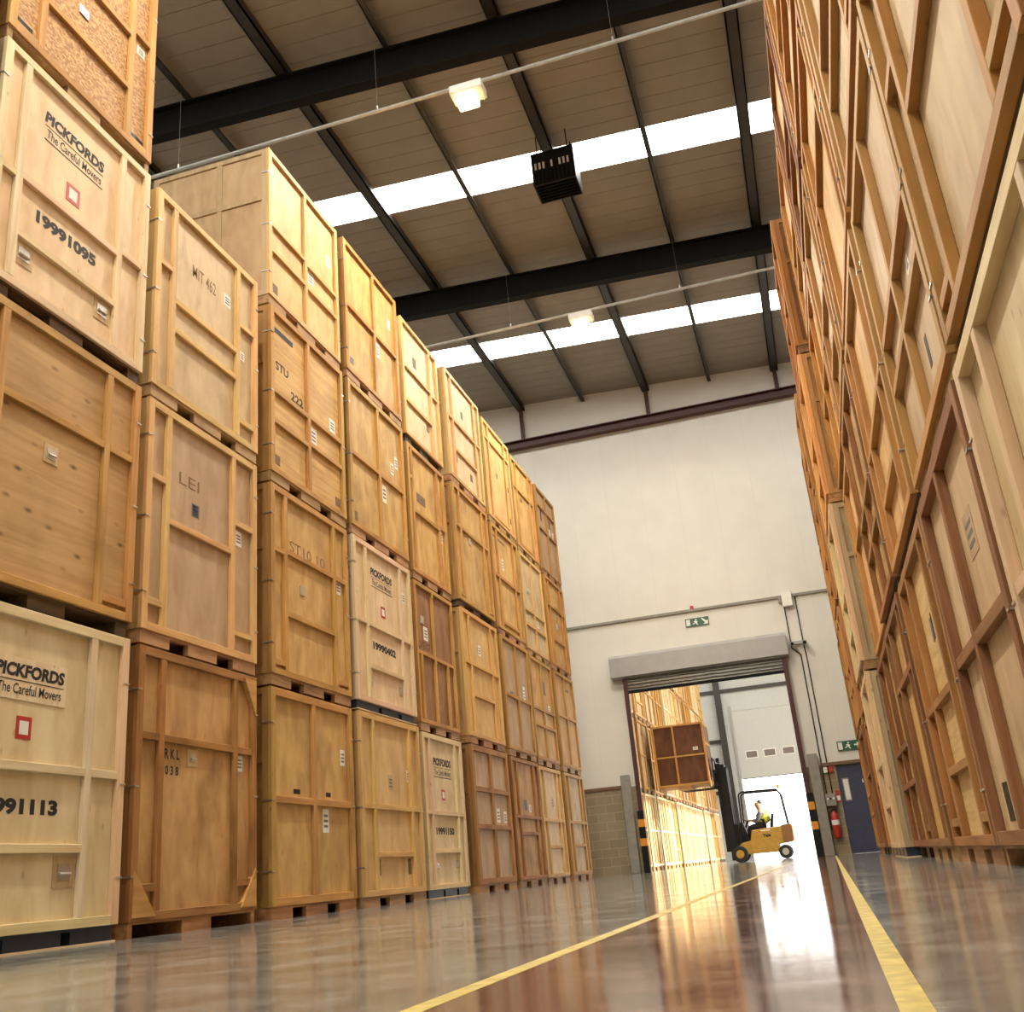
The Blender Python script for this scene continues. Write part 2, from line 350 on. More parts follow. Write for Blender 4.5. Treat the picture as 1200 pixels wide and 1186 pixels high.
lamp(-3.40, 4.95, 12.165, 'added unseen lamp hanging from the conduit above the camera')  # unseen lamp and its conduit, added for more overhead light on the crates
conduit(-2.55, 12.2, 'added unseen silver lamp conduit behind the camera')
lamp(-3.40, -2.55, 12.165, 'added unseen lamp hanging from the conduit behind the camera')  # another unseen lamp and conduit, added to strengthen the light from above
# unit heater
hy = 16.2; hx = -2.80; hz = 12.95
r = thing('unit_heater', 'black ceiling fan heater with pale slats hanging below the rooflight', 'heater', (hx, hy, hz))
MB().box(-0.42, 0.42, -0.30, -0.275, -0.37, 0.37).box(-0.42, -0.395, -0.275, 0.3, -0.37, 0.37).box(0.395, 0.42, -0.275, 0.3, -0.37, 0.37).box(-0.395, 0.395, -0.275, 0.3, 0.345, 0.37).box(-0.395, 0.395, 0.275, 0.3, -0.37, 0.345).obj('casing', 'black', r)
m = MB()
for i in range(6): m.box(-0.39, 0.39, -0.27+i*0.092, -0.25+i*0.092, -0.37, -0.30)
m.obj('louvre', 'dark_steel', r)
m = MB()
for i in range(9):
    if i in (3, 5): continue
    m.box(-0.36+i*0.08, -0.32+i*0.08, -0.306, -0.301, -0.02+0.0*i, 0.13)
m.obj('slat', 'paper', r); m = MB()
for i in range(9): m.box(-0.36+i*0.08, -0.33+i*0.08, -0.306, -0.301, -0.33, -0.06)
m.obj('fin', 'dark_steel', r)
m = MB()
for x in (-0.3, 0.3):
    for y in (-0.2, 0.2): m.tube((x, y, 0.37), (x, y, roof_z(hx)-hz-0.03), 0.012, 6)
m.obj('drop_rod', 'dark_steel', r)

# ------------------------------------------------------------------ end wall fittings
Y = YF
r = thing('roller_shutter', 'grey roller shutter rolled up into its galvanised box above the doorway', 'shutter', (0, Y, 0))
MB().prism([(-0.36, 5.10), (-0.36, 5.62), (-0.30, 5.70), (-0.002, 5.70), (-0.002, 5.06)], 'x', -5.0, -0.18).obj('housing', 'galv', r)
m = MB()
for i in range(4): m.prism([(-0.20, 4.72+i*0.09), (-0.185, 4.76+i*0.09), (-0.20, 4.80+i*0.09), (-0.17, 4.80+i*0.09), (-0.17, 4.72+i*0.09)], 'x', OX0+0.02, OX1-0.02)
m.obj('curtain', 'shutter_grey', r)
MB().box(OX0+0.02, OX1-0.02, -0.215, -0.155, 4.64, 4.72).obj('bottom_bar', 'dark_steel', r)
for x, s in ((OX0, 1), (OX1, -1)):
    MB().box(x-0.06, x+0.06, -0.22, -0.14, 1.55, 5.06).obj('guide', 'red_oxide', r)
for x, nm, nm2 in ((OX0-0.02, 'left', 'blockwork'), (OX1+0.02, 'right', 'fire extinguisher')):
    o = thing('door_bollard', 'black guard post with orange bands at the %s doorway jamb, by the %s' % (nm, nm2), 'bollard', (x, Y-0.17, 0), 0, 'doorway bollards')
    MB().box(-0.085, 0.085, -0.085, 0.085, 0, 1.55).obj('post', 'black', o, 0.008)
    for z in (0.66, 1.14): MB().box(-0.088, 0.088, -0.088, 0.088, z, z+0.19).obj('band', 'orange_band', o)
    xx = x-0.31 if nm == 'left' else x+0.235
    tag(MB().box(xx-0.125, xx+0.125, Y-0.22, Y-0.062, 0, 2.5).obj('concrete_post', 'grey_post', None, 0.01), 'square grey post standing against the end wall %s of the doorway' % nm, 'post', 'grey doorway posts')
# personnel door
d = struct(MB().box(PX0+0.005, PX1-0.005, YF+0.02, YF+0.07, 0.01, PZ-0.005).obj('door_1', 'door_blue'))
MB().box(PX0+0.12, PX0+0.24, YF+0.012, YF+0.02, 1.30, 1.80).obj('vision_panel', 'paper', d)
MB().box(PX0+0.10, PX0+0.26, YF+0.014, YF+0.02, 1.27, 1.83).obj('panel_frame', 'grey_post', d)
MB().tube((PX0+0.60, YF+0.012, 1.72), (PX0+0.60, YF+0.02, 1.72), 0.075, 20).obj('round_sign', 'door_blue', d)
letter('i', 0.03, 0.09, (PX0+0.60, YF+0.011, 1.72), 'y', 0.04, 'paper', d)
# signs
def exit_sign(x0, x1, z0, z1, label, arrow):
    r = thing('exit_sign', label, 'sign', ((x0+x1)/2, YF, (z0+z1)/2), 0, 'green exit signs'); W, H = (x1-x0)/2, (z1-z0)/2
    MB().box(-W, W, -0.03, -0.002, -H, H).obj('sign_board', 'green', r)
    MB().box(-W*0.92, -W*0.58, -0.033, -0.0305, -H*0.75, H*0.75).obj('doorway_symbol', 'paper', r)
    m = MB(); y0, y1 = -0.033, -0.0305
    m.prism([(-0.18*W, 0.55*H), (-0.06*W, 0.75*H), (0.02*W, 0.5*H), (-0.1*W, 0.35*H)], 'y', y0, y1)
    m.prism([(-0.30*W, 0.2*H), (-0.08*W, 0.3*H), (0.06*W, 0.05*H), (-0.02*W, -0.25*H), (0.08*W, -0.7*H), (-0.02*W, -0.75*H), (-0.14*W, -0.2*H), (-0.34*W, -0.55*H), (-0.42*W, -0.4*H), (-0.2*W, -0.08*H)], 'y', y0, y1)
    m.obj('running_figure', 'paper', r)
    if arrow == 'dr':
        pts = [(0.35*W, 0.7*H), (0.50*W, 0.75*H), (0.78*W, 0.0), (0.92*W, 0.25*H), (0.92*W, -0.75*H), (0.50*W, -0.75*H), (0.66*W, -0.35*H)]
    else:
        pts = [(0.35*W, 0.15*H), (0.60*W, 0.15*H), (0.55*W, 0.6*H), (0.92*W, 0.0), (0.55*W, -0.6*H), (0.60*W, -0.15*H), (0.35*W, -0.15*H)]
    MB().prism(pts, 'y', y0, y1).obj('arrow', 'paper', r)
exit_sign(-2.78, -2.13, 6.27, 6.50, 'green exit sign with white arrow pointing down, high above the shutter box', 'dr')
exit_sign(0.60, 1.22, 2.50, 2.74, 'green exit sign above the blue door by the right crates', 'r')
tag(MB().box(XL, XR, YF-0.06, YF-0.003, 6.69, 6.76).obj('cable_tray', 'grey_post'), 'thin grey cable conduit running across the white wall above the shutter', 'conduit')
tag(MB().tube((-2.54, YF-0.06, 6.80), (-2.54, YF-0.003, 6.80), 0.055, 14).obj('alarm_button', 'red'), 'small red alarm disc on the conduit above the exit sign', 'alarm')
m = MB().box(-0.10, 0.17, YF-0.16, YF-0.061, 6.42, 6.86); tag(m.obj('junction_box', 'white_paint', None, 0.01), 'white junction box on the cable conduit right of the shutter', 'box')
tag(MB().box(-0.20, -0.11, YF-0.10, YF-0.061, 6.55, 6.75).obj('switch_box', 'grey_post', None, 0.005), 'small grey box beside the white junction box', 'box')
r = thing('security_camera', 'pair of small grey cameras on a bracket beside the shutter box', 'camera', (0.10, YF, 5.42))
MB().box(-0.22, 0.24, -0.14, -0.06, -0.05, 0.03).box(-0.06, 0.06, -0.06, -0.002, -0.05, 0.03).obj('bracket', 'galv', r)
for x in (-0.14, 0.18):
    MB().tube((x, -0.11, -0.02), (x, -0.34, -0.07), 0.055, 12).obj('camera_body', 'steel', r)
    MB().tube((x, -0.34, -0.07), (x, -0.36, -0.075), 0.045, 12).obj('lens', 'black', r)
for x0, x1, nm in ((-0.07, 0.13, 'left'), (0.25, 0.27, 'right')):
    tag(MB().path([(x0, YF-0.02, 6.68), (x0, YF-0.02, 5.30), (x1-0.0, YF-0.02, 5.10), (x1, YF-0.045, 1.49)], 0.014, 8).obj('cable_drop', 'dark_steel'), '%s dark cable dropping from the conduit down to the control box' % nm, 'cable', 'cable drops')
r = thing('door_control', 'grey control box on the blockwork above the fire extinguisher', 'control box', (0.20, YF-0.03, 1.34))
MB().box(-0.13, 0.13, -0.14, -0.002, -0.16, 0.14).obj('enclosure', 'grey_post', r, 0.01)
for i, mt in enumerate(('paper', 'black', 'paper')): MB().tube((-0.07+0.07*i, -0.141, 0.02), (-0.07+0.07*i, -0.155, 0.02), 0.025, 10).obj('button', mt, r)
tag(MB().box(0.345, 0.45, YF-0.045, YF-0.031, 1.25, 1.55).obj('notice', 'red'), 'small red notice beside the grey control box', 'sign')
MB().box(0.355, 0.44, YF-0.048, YF-0.0455, 1.30, 1.42).obj('paper_panel', 'paper', bpy.data.objects['notice'])
for x, mt, nm in ((0.20, 'white_paint', 'white'), (0.34, 'red', 'red')):
    tag(MB().box(x-0.05, x+0.05, YF-0.09, YF-0.031, 2.0, 2.14).obj('call_point', mt, None, 0.008), 'small %s switch box just below the white wall lining beside the blue door' % nm, 'switch')
r = thing('fire_extinguisher', 'red fire extinguisher hanging on the blockwork between doorway and blue door', 'extinguisher', (0.215, YF-0.14, 0.42))
MB().lathe([(0.085, 0), (0.095, 0.02), (0.095, 0.50), (0.07, 0.57), (0.03, 0.61), (0.03, 0.64)], 0, 0, 18).obj('cylinder', 'red', r, smooth=True)
MB().lathe([(0.0965, 0.30), (0.0965, 0.42)], 0, 0, 18).obj('label_band', 'paper', r)
MB().box(-0.02, 0.09, -0.015, 0.015, 0.64, 0.70).box(-0.03, 0.03, -0.02, 0.02, 0.64, 0.67).obj('handle', 'black', r)
MB().path([(-0.03, -0.01, 0.66), (-0.11, -0.02, 0.60), (-0.125, -0.02, 0.40), (-0.115, -0.02, 0.18)], 0.013, 8).obj('hose', 'rubber', r)
MB().box(-0.04, 0.04, 0.096, 0.108, 0.15, 0.55).obj('wall_bracket', 'black', r)

# ------------------------------------------------------------------ crates
PH = 0.12; CH = 2.335; DEPTH = 1.55; BT = 0.03
def add_extra(root, w, e, tint):
    k = e[0]; y = lambda u: u-w/2
    if k == 'label':      # paper label (u, v, w, h[, material])
        _, u, v, a, h = e[:5]; mt = e[5] if len(e) > 5 else 'paper'
        o = MB().box(-BT, -BT+0.003, y(u)-a/2, y(u)+a/2, v-h/2, v+h/2).obj('paper_label', mt, root)
        m = MB()
        if mt == 'red': m.box(-BT+0.003, -BT+0.004, y(u)-a*0.30, y(u)+a*0.30, v-h*0.30, v+h*0.30); m.obj('label_sheet', 'paper', o)
        else:
            for i in range(3): m.box(-BT+0.003, -BT+0.004, y(u)-a*0.33, y(u)+a*0.33, v-h*0.28+i*h*0.22, v-h*0.18+i*h*0.22)
            m.obj('printing', 'print_grey', o)
    elif k == 'text':     # stencilled text (u, v, w, h, string[, mat, bold])
        _, u, v, a, h, s = e[:6]
        letter(s, a, h, (-BT+0.0015, y(u), v), 'x', e[7] if len(e) > 7 else 0.03, e[6] if len(e) > 6 else 'ink', root, 'stencil_lettering')
    elif k == 'sign':     # removal firm's sign (u0, u1, v0, v1, boarded)
        _, u0, u1, v0, v1, boarded = e; c = (u0+u1)/2; W = u1-u0; H = v1-v0; x = -BT+0.0015; p = root
        if boarded:
            p = MB().box(-BT, -BT+0.006, y(u0), y(u1), v0, v1).obj('sign_board', 'pale_v', root, color=(1.06, 1.08, 1.15)); x = -BT+0.0075
        letter('PICKFORDS', W*0.93, H*0.33, (x, y(c), v0+H*0.70), 'x', 0.05, 'ink', p, 'sign_lettering', 0.12)
        MB().box(x-0.0005, x+0.0005, y(c)-W*0.46, y(c)+W*0.46, v0+H*0.445, v0+H*0.465).obj('sign_rule', 'ink', p)
        letter('The Careful Movers', W*0.86, H*0.25, (x, y(c), v0+H*0.26), 'x', 0.012, 'ink', p, 'sign_lettering', 0.05)
        if not boarded: MB().box(x-0.0005, x+0.0005, y(c)-W*0.46, y(c)+W*0.46, v0+H*0.04, v0+H*0.07).obj('sign_rule', 'ink', p)
    elif k == 'plate':    # recessed steel handle plate (u, v, size)
        _, u, v, a = e
        o = MB().box(-BT, -BT+0.006, y(u)-a/2, y(u)+a/2, v-a/2, v+a/2).obj('handle_plate', 'ply_v', root, color=tint)
        b = a*0.30
        MB().box(-BT+0.006, -BT+0.010, y(u)-b, y(u)+b, v-b*0.9, v+b*0.9).obj('handle_cup', 'steel', o)
        MB().tube((-BT+0.02, y(u)-b*0.9, v-b*0.2), (-BT+0.02, y(u)+b*0.9, v-b*0.2), b*0.16, 8).obj('handle_bar', 'steel', o)
    elif k == 'metal':
        _, u, v, a, h = e; MB().box(-BT, -BT+0.012, y(u)-a/2, y(u)+a/2, v-h/2, v+h/2).obj('metal_plate', 'steel', root, 0.003)
    elif k == 'slot':     # dark hand hole with its own rim (u, v, w, h)
        _, u, v, a, h = e
        MB().box(-BT, -BT+0.002, y(u)-a/2, y(u)+a/2, v-h/2, v+h/2).obj('hand_hole', 'black', root)
    elif k == 'gusset':   # corner triangle (u, v, du, dv)
        _, u, v, du, dv = e
        MB().prism([(y(u), v), (y(u+du), v), (y(u), v+dv)], 'x', -BT+0.001, 0.024).obj('corner_gusset', 'mid_h', root, color=(0.9, 0.78, 0.65))
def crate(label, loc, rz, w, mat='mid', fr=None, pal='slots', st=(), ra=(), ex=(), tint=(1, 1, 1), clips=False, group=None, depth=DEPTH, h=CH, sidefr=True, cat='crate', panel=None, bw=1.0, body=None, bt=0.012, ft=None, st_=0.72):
    fr = fr or mat; root = thing('storage_crate', label, cat, loc, rz, group)
    j = lambda k=0.05: tuple(c*random.uniform(1-k, 1+k) for c in tint)
    y0, y1 = -w/2, w/2; z0, z1 = PH, h
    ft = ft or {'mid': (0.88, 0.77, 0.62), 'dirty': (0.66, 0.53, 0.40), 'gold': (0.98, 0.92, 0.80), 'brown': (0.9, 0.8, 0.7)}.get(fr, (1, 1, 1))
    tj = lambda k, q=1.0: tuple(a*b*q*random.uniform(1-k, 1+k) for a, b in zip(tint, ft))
    sj = (lambda k, q=1: tj(k, st_)) if body is None else (lambda k, q=1: j(k))  # sides darkened: aged wood, plus shade of the gaps put into the tint
    pm = panel or (mat+'_p')
    MB().box(-BT-0.02, -BT, y0+0.03, y1-0.03, z0, z1-0.01).obj('front_panel', pm, root, color=j(0.03))
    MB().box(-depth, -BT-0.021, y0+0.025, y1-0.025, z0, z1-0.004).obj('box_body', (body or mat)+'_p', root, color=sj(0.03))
    # pallet with fork openings
    m = MB(); pm2 = 'pallet_wood'
    if pal == 'slots':
        a, b = w*0.30, w*0.70; s = w*0.075
        for p, q in ((y0+0.01, y0+a-s), (y0+a+s, y0+b-s), (y0+b+s, y1-0.01)): m.box(-0.06, -0.004, p, q, 0.0, PH)
        m.box(-0.058, -0.006, y0+0.012, y1-0.012, 0.095, PH)
        for p, q in ((y0+0.012, y0+0.1), (-0.05, 0.05), (y1-0.1, y1-0.012)): m.box(-depth+0.01, -0.061, p, q, 0.0, PH-0.002)
    elif pal == 'blocks':
        for p, q in ((y0+0.01, y0+0.07), (-0.22, 0.22), (y1-0.07, y1-0.01)): m.box(-depth+0.01, -0.01, p, q, 0.0, PH-0.02)
        m.box(-depth+0.01, -0.005, y0+0.01, y1-0.01, PH-0.02, PH-0.001)
    elif pal == 'dark':
        pm2 = 'pallet_dark'
        for p, q in ((y0+0.03, y0+0.30), (-0.2, 0.2), (y1-0.16, y1-0.02)): m.box(-depth+0.01, -0.03, p, q, 0.0, PH-0.02)
        m.box(-depth+0.01, -0.02, y0+0.01, y1-0.01, PH-0.02, PH-0.001)
    else:
        pm2 = 'blue_pallet'
        for p, q in ((y0+0.03, y0+w*0.36), (y0+w*0.41, y0+w*0.70), (y0+w*0.75, y1-0.03)): m.box(-depth+0.01, -0.03, p, q, 0.012, PH-0.02)
        m.box(-depth+0.01, -0.025, y0+0.02, y1-0.02, PH-0.02, PH-0.001)
    pl = m.obj('pallet', pm2, root, color=j(0.1))
    if pal == 'blue':
        MB().box(-depth+0.01, -0.002, y0+0.01, y1-0.01, 0.0, 0.012).obj('runner', 'pale_h', root)
    # front battens
    ow, iw, rh = 0.085*bw, 0.075*bw, 0.062*bw
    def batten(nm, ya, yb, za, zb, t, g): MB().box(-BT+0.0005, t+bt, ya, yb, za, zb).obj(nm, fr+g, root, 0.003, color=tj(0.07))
    for a, b in ((y0, y0+ow), (y1-ow, y1)): batten('stile', a, b, z0, z1, 0.0, '_v')
    batten('rail', y0+ow, y1-ow, z1-0.075*bw, z1, -0.002, '_h'); batten('rail', y0+ow, y1-ow, z0, z0+0.07*bw, -0.002, '_h')
    for s in st:
        u, va, vb = (s, z0+0.07*bw, z1-0.075*bw) if isinstance(s, (int, float)) else s
        batten('stile', u-w/2-iw/2, u-w/2+iw/2, va, vb, -0.003, '_v')
    for (v, ua, ub) in ra: batten('rail', ua-w/2, ub-w/2, v-rh/2, v+rh/2, -0.005, '_h')
    # side battens on both side faces
    if sidefr:
        for s in (-1, 1):
            m = MB(); a, b = (y0+0.004, y0+0.025) if s < 0 else (y1-0.025, y1-0.004)
            for xa, xb in ((-0.10, -BT-0.001), (-depth*0.42-0.04, -depth*0.42+0.04), (-depth, -depth+0.08)):
                k = 0.003 if xa != -0.10 and xa != -depth else 0
                m.box(xa, xb, a+(k if s < 0 else 0), b-(k if s > 0 else 0), z0, z1-0.004-k)
            for za in (z0, h*0.66, z1-0.074): m.box(-depth+0.08, -0.10, a, b, za, za+0.07)
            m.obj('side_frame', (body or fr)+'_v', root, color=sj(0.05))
    if clips:
        for v in (0.45, 1.15, 1.95):
            for sg in (-1, 1):
                e_ = y0 if sg < 0 else y1
                a = sorted((e_-sg*0.055, e_+sg*0.006)); b = sorted((e_+sg*0.001, e_+sg*0.006))
                MB().box(bt+0.0005, bt+0.006, a[0], a[1], v, v+0.012).box(-0.10, bt+0.0055, b[0], b[1], v, v+0.012).obj('spring_clip', 'steel', root)
    for e in ex: add_extra(root, w, e, tint)
    return root

P = 2.36
XF = -5.4323
OFF = [0.127, 0.098, 0.021, 0.049, -0.056, 0.007, -0.046, -0.107, -0.092]
Y0 = [5.2, 7.301, 9.677, 11.822, 14.261, 16.293, 18.745, 21.02, 23.116]
WD = [1.931, 1.935, 2.002, 2.019, 1.745, 2.054, 1.937, 1.864, 1.889]
ORD = ['nearest', 'second', 'third', 'fourth', 'fifth', 'sixth', 'seventh', 'eighth', 'farthest']
TIER = ['bottom', 'second tier', 'third tier', 'top']
LEFT = {}
def pick(num, w, sgn, st, mid, low, red, digv, boarded=False, extra=(), digc=None, digw=0.78):
    c = (st[0]+st[1])/2
    return dict(mat='pale', pal='blue', st=st, ra=[(mid, 0.085, w-0.085), (low, st[0], st[1])],
        ex=[('sign', *sgn, boarded), ('label', *red, 0.15, 0.16, 'red'), ('text', digc or c, digv, digw, 0.11, num, 'ink', 0.055)]+list(extra))
LEFT[0, 0] = ('pale new crate with boarded removals sign, number ending 1113', pick('19991113', 1.931, (0.49, 1.235, 1.68, 1.98), (0.36, 1.50), 1.22, 0.67, (0.83, 1.49), 0.95, True, [('plate', 1.33, 0.51, 0.22), ('text', 1.88, 0.78, 0.03, 0.14, 'I', 'print_grey')], 0.83, 0.80))
LEFT[0, 1] = ('brown knotty boarded crate with a shiny handle plate', dict(mat='knotty', fr='mid', pal='dark', st=[0.28, 1.51], ra=[(1.58, 0.28, 1.51), (1.58, 1.55, 1.86), (0.26, 1.55, 1.86), (0.26, 0.08, 0.25)], ex=[('plate', 0.89, 1.27, 0.16)], panel='knotty_h', tint=(1, 0.98, 0.95)))
LEFT[0, 2] = ('pale new crate with slanting stencilled sign, number ending 1095', dict(mat='pale', pal='dark', st=[0.27, 1.53], ra=[(1.16, 0.27, 1.53), (0.62, 0.27, 1.53), (1.13, 0.08, 0.27), (1.22, 1.53, 1.85)],
    ex=[('sign', 0.50, 1.32, 1.70, 2.06, False), ('label', 0.92, 1.40, 0.17, 0.18, 'red'), ('text', 0.89, 0.92, 0.74, 0.125, '19991095', 'ink', 0.055), ('plate', 0.42, 0.47, 0.20), ('plate', 1.37, 0.48, 0.20)], tint=(1.05, 1.05, 1.03)))
LEFT[0, 3] = ('speckled chipboard crate with a steel handle plate', dict(mat='mid', panel='osb', pal='blocks', st=[0.38, 1.57], ra=[(0.77, 0.38, 1.57), (1.45, 0.38, 1.57), (1.55, 1.57, 1.87), (0.20, 0.08, 0.34), (0.20, 1.6, 1.86)], ex=[('metal', 0.89, 1.10, 0.13, 0.10), ('label', 1.74, 1.39, 0.12, 0.10), ('slot', 0.2, 0.29, 0.2, 0.06), ('slot', 1.74, 0.29, 0.2, 0.06)]))
LEFT[1, 0] = ('stained brown crate with corner gussets stencilled RKL 038', dict(mat='dirty', fr='dirty', pal='blocks', st=[0.36, 1.55], ra=[(1.58, 0.085, 1.86), (0.37, 0.085, 0.36), (0.37, 1.55, 1.86)],
    ex=[('gusset', 0.03, 0.15, 0.30, 0.36), ('gusset', 1.905, 0.15, -0.26, 0.34), ('gusset', 1.905, 2.30, -0.22, -0.36), ('text', 0.565, 1.46, 0.22, 0.085, 'R K L'), ('text', 0.565, 1.32, 0.20, 0.08, '0 3 8'), ('label', 1.67, 1.46, 0.12, 0.15), ('plate', 0.87, 1.45, 0.15)], tint=(1.0, 0.96, 0.9)))
LEFT[1, 1] = ('greyish plywood crate with small dark-edged label', dict(mat='grey', fr='gold', pal='slots', st=[0.33, 1.47], ra=[(1.21, 0.33, 1.47), (1.58, 0.08, 0.33), (0.39, 0.08, 0.33), (1.55, 1.47, 1.86), (0.38, 1.47, 1.86)],
    ex=[('label', 0.83, 1.46, 0.13, 0.13, 'print_grey'), ('label', 0.83, 1.46, 0.09, 0.10), ('label', 1.62, 1.40, 0.12, 0.16), ('text', 0.72, 1.72, 0.34, 0.12, 'LEI', 'faint_ink', 0.0)]))
LEFT[1, 2] = ('light golden crate with MIT 462 scrawled near its top', dict(mat='gold', fr='gold', panel='ply_p', pal='slots', st=[0.31, 1.52], ra=[(1.20, 0.31, 1.52), (0.87, 0.31, 1.52), (1.52, 0.08, 0.31), (1.58, 1.52, 1.86), (0.39, 1.52, 1.86)],
    ex=[('label', 1.34, 1.76, 0.13, 0.15), ('text', 0.89, 1.76, 0.44, 0.15, 'MIT 462', 'faint_ink', 0.005), ('label', 1.66, 1.22, 0.09, 0.11)], tint=(1.04, 1.08, 1.1)))
LEFT[2, 0] = ('plain tan four-panel crate with two small black slots', dict(mat='mid', pal='slots', st=[0.99], ra=[(1.17, 0.085, 1.93)], ex=[('label', 1.78, 1.72, 0.12, 0.19), ('label', 1.30, 0.98, 0.15, 0.26), ('slot', 0.62, 1.27, 0.15, 0.05), ('slot', 1.38, 1.27, 0.12, 0.05)], clips=True, bw=1.15))
LEFT[2, 1] = ('tan crate with a worn-off stencil across its top', dict(mat='mid', pal='slots', st=[0.35, 1.61], ra=[(1.59, 0.35, 1.93), (1.56, 0.08, 0.35), (0.85, 0.35, 1.61), (0.26, 0.08, 0.33), (0.26, 1.64, 1.93)], ex=[('label', 1.77, 1.49, 0.14, 0.18), ('text', 0.95, 1.70, 0.9, 0.13, 'ST10 10', 'faint_ink', 0.0), ('metal', 0.80, 1.22, 0.12, 0.12)]))
LEFT[2, 2] = ('orange grained crate stencilled STU with two white labels', dict(mat='mid', panel='mid_h', pal='slots', st=[0.98], ra=[(1.20, 0.085, 0.96), (0.80, 0.085, 0.96), (1.22, 1.0, 1.92), (0.84, 1.0, 1.92)], ex=[('text', 0.34, 1.58, 0.32, 0.12, 'STU'), ('text', 0.72, 1.33, 0.32, 0.12, '222'), ('label', 1.15, 1.0, 0.17, 0.24), ('label', 1.71, 1.38, 0.17, 0.19), ('slot', 0.37, 2.06, 0.50, 0.07), ('label', 0.2, 0.32, 0.14, 0.12, 'faint_ink'), ('label', 1.82, 0.32, 0.14, 0.12, 'faint_ink')]))
LEFT[2, 3] = ('golden crate showing its bare pinkish side', dict(mat='gold', fr='gold', pal='slots', st=[1.01], ra=[(1.21, 0.085, 0.98), (0.83, 0.085, 0.98), (1.18, 1.04, 1.92), (0.82, 1.04, 1.92)], ex=[('label', 1.20, 1.05, 0.16, 0.22), ('label', 1.76, 1.66, 0.13, 0.18), ('label', 0.2, 0.30, 0.16, 0.14, 'faint_ink')], depth=1.72, body='grey'))
LEFT[3, 0] = ('light tan crate with low centre rail and four dark marks', dict(mat='gold', pal='slots', st=[0.42, 1.65], ra=[(1.18, 0.085, 1.94), (0.60, 0.42, 1.65)], ex=[('label', 0.52, 0.45, 0.11, 0.2, 'faint_ink'), ('label', 1.53, 0.45, 0.11, 0.2, 'faint_ink'), ('label', 1.64-0.02, 1.62, 0.11, 0.16), ('label', 1.0, 1.5, 0.16, 0.2, 'ply_v')]))
LEFT[3, 1] = ('pale new crate with removals sign and number ending 0402', pick('19990402', 2.019, (0.60, 1.40, 1.75, 2.08), (0.41, 1.62), 1.20, 0.62, (1.01, 1.46), 0.93, False, [('plate', 0.5, 0.42, 0.13), ('plate', 1.52, 0.42, 0.13), ('label', 1.80, 1.85, 0.12, 0.16)]))
LEFT[3, 2] = ('orange crate of four panels with three white labels', dict(mat='mid', pal='slots', st=[1.05], ra=[(1.22, 0.085, 1.94)], ex=[('label', 1.25, 0.97, 0.16, 0.28), ('label', 1.60, 1.50, 0.12, 0.2), ('label', 1.78, 1.66, 0.12, 0.2), ('label', 0.2, 0.3, 0.13, 0.13, 'faint_ink')]))
LEFT[3, 3] = ('brownish orange crate of four panels with one long label', dict(mat='mid', pal='slots', st=[1.08], ra=[(1.24, 0.085, 1.94)], ex=[('label', 1.25, 1.02, 0.13, 0.26), ('label', 1.76, 1.76, 0.11, 0.16), ('slot', 0.26, 0.36, 0.12, 0.10)], tint=(0.95, 0.9, 0.85)))
LEFT[4, 0] = ('pale new crate with removals sign, number ending 1150', pick('19991150', 1.745, (0.48, 1.30, 1.70, 2.05), (0.31, 1.42), 1.19, 0.65, (0.87, 1.46), 0.93, False, [('plate', 0.45, 0.45, 0.12), ('plate', 1.32, 0.45, 0.12)]))
LEFT[4, 1] = ('dark reddish brown crate with ribbed lower half', dict(mat='brown', fr='mid', pal='slots', st=[0.80, (0.22, 0.19, 1.2), (1.38, 0.19, 1.2)], ra=[(1.20, 0.085, 1.66)], ex=[('label', 0.50, 1.55, 0.18, 0.22), ('metal', 0.36, 1.75, 0.13, 0.13), ('text', 0.42, 1.34, 0.5, 0.13, 'LV 5107', 'ink', 0.0)], bw=0.85))
LEFT[4, 2] = ('tan crate with wide centre bay and short right rails', dict(mat='mid', pal='slots', st=[0.20, 1.38], ra=[(1.20, 0.20, 1.38), (1.25, 1.40, 1.66), (1.75, 0.08, 0.2)], ex=[('label', 1.52, 1.10, 0.12, 0.22), ('label', 0.62, 1.5, 0.4, 0.16, 'faint_ink')], tint=(1.0, 0.97, 0.93)))
LEFT[4, 3] = ('pale yellow crate with two rails and a small mark', dict(mat='gold', panel='pale_p', pal='dark', st=[1.35], ra=[(1.45, 0.085, 1.35), (0.80, 0.085, 1.35), (1.42, 1.35, 1.66)], ex=[('label', 0.66, 1.72, 0.16, 0.2, 'faint_ink'), ('label', 1.15, 0.66, 0.13, 0.14, 'faint_ink')], tint=(1, 0.98, 0.9)))
def A(w, mid=1.2, low=0.62): return dict(st=[0.2*w, 0.8*w], ra=[(mid, 0.085, w-0.085), (low, 0.2*w, 0.8*w)])
def B(w, *vs): return dict(st=[0.5*w], ra=[(v, 0.085, w-0.085) for v in vs])
LEFT[5, 0] = ('stained crate of six panels with two heavy rails', dict(mat='dirty', panel='grey_p', **B(WD[5], 1.62, 1.02), ex=[('label', 1.35, 1.22, 0.18, 0.24), ('label', 1.75, 1.2, 0.16, 0.2)], bw=1.3))
LEFT[5, 1] = ('light orange crate with a short low centre rail', dict(mat='gold', **A(WD[5], 1.40, 0.86), ex=[('label', 1.0, 1.72, 0.14, 0.2)], tint=(1, 0.94, 0.86)))
LEFT[5, 2] = ('tan crate protruding from its row with narrow side bays', dict(mat='mid', st=[0.36, 1.70], ra=[(1.55, 0.085, 1.97), (0.25, 0.08, 0.36), (0.25, 1.70, 1.97)], pal='dark', ex=[('metal', 0.9, 1.42, 0.16, 0.14)]))
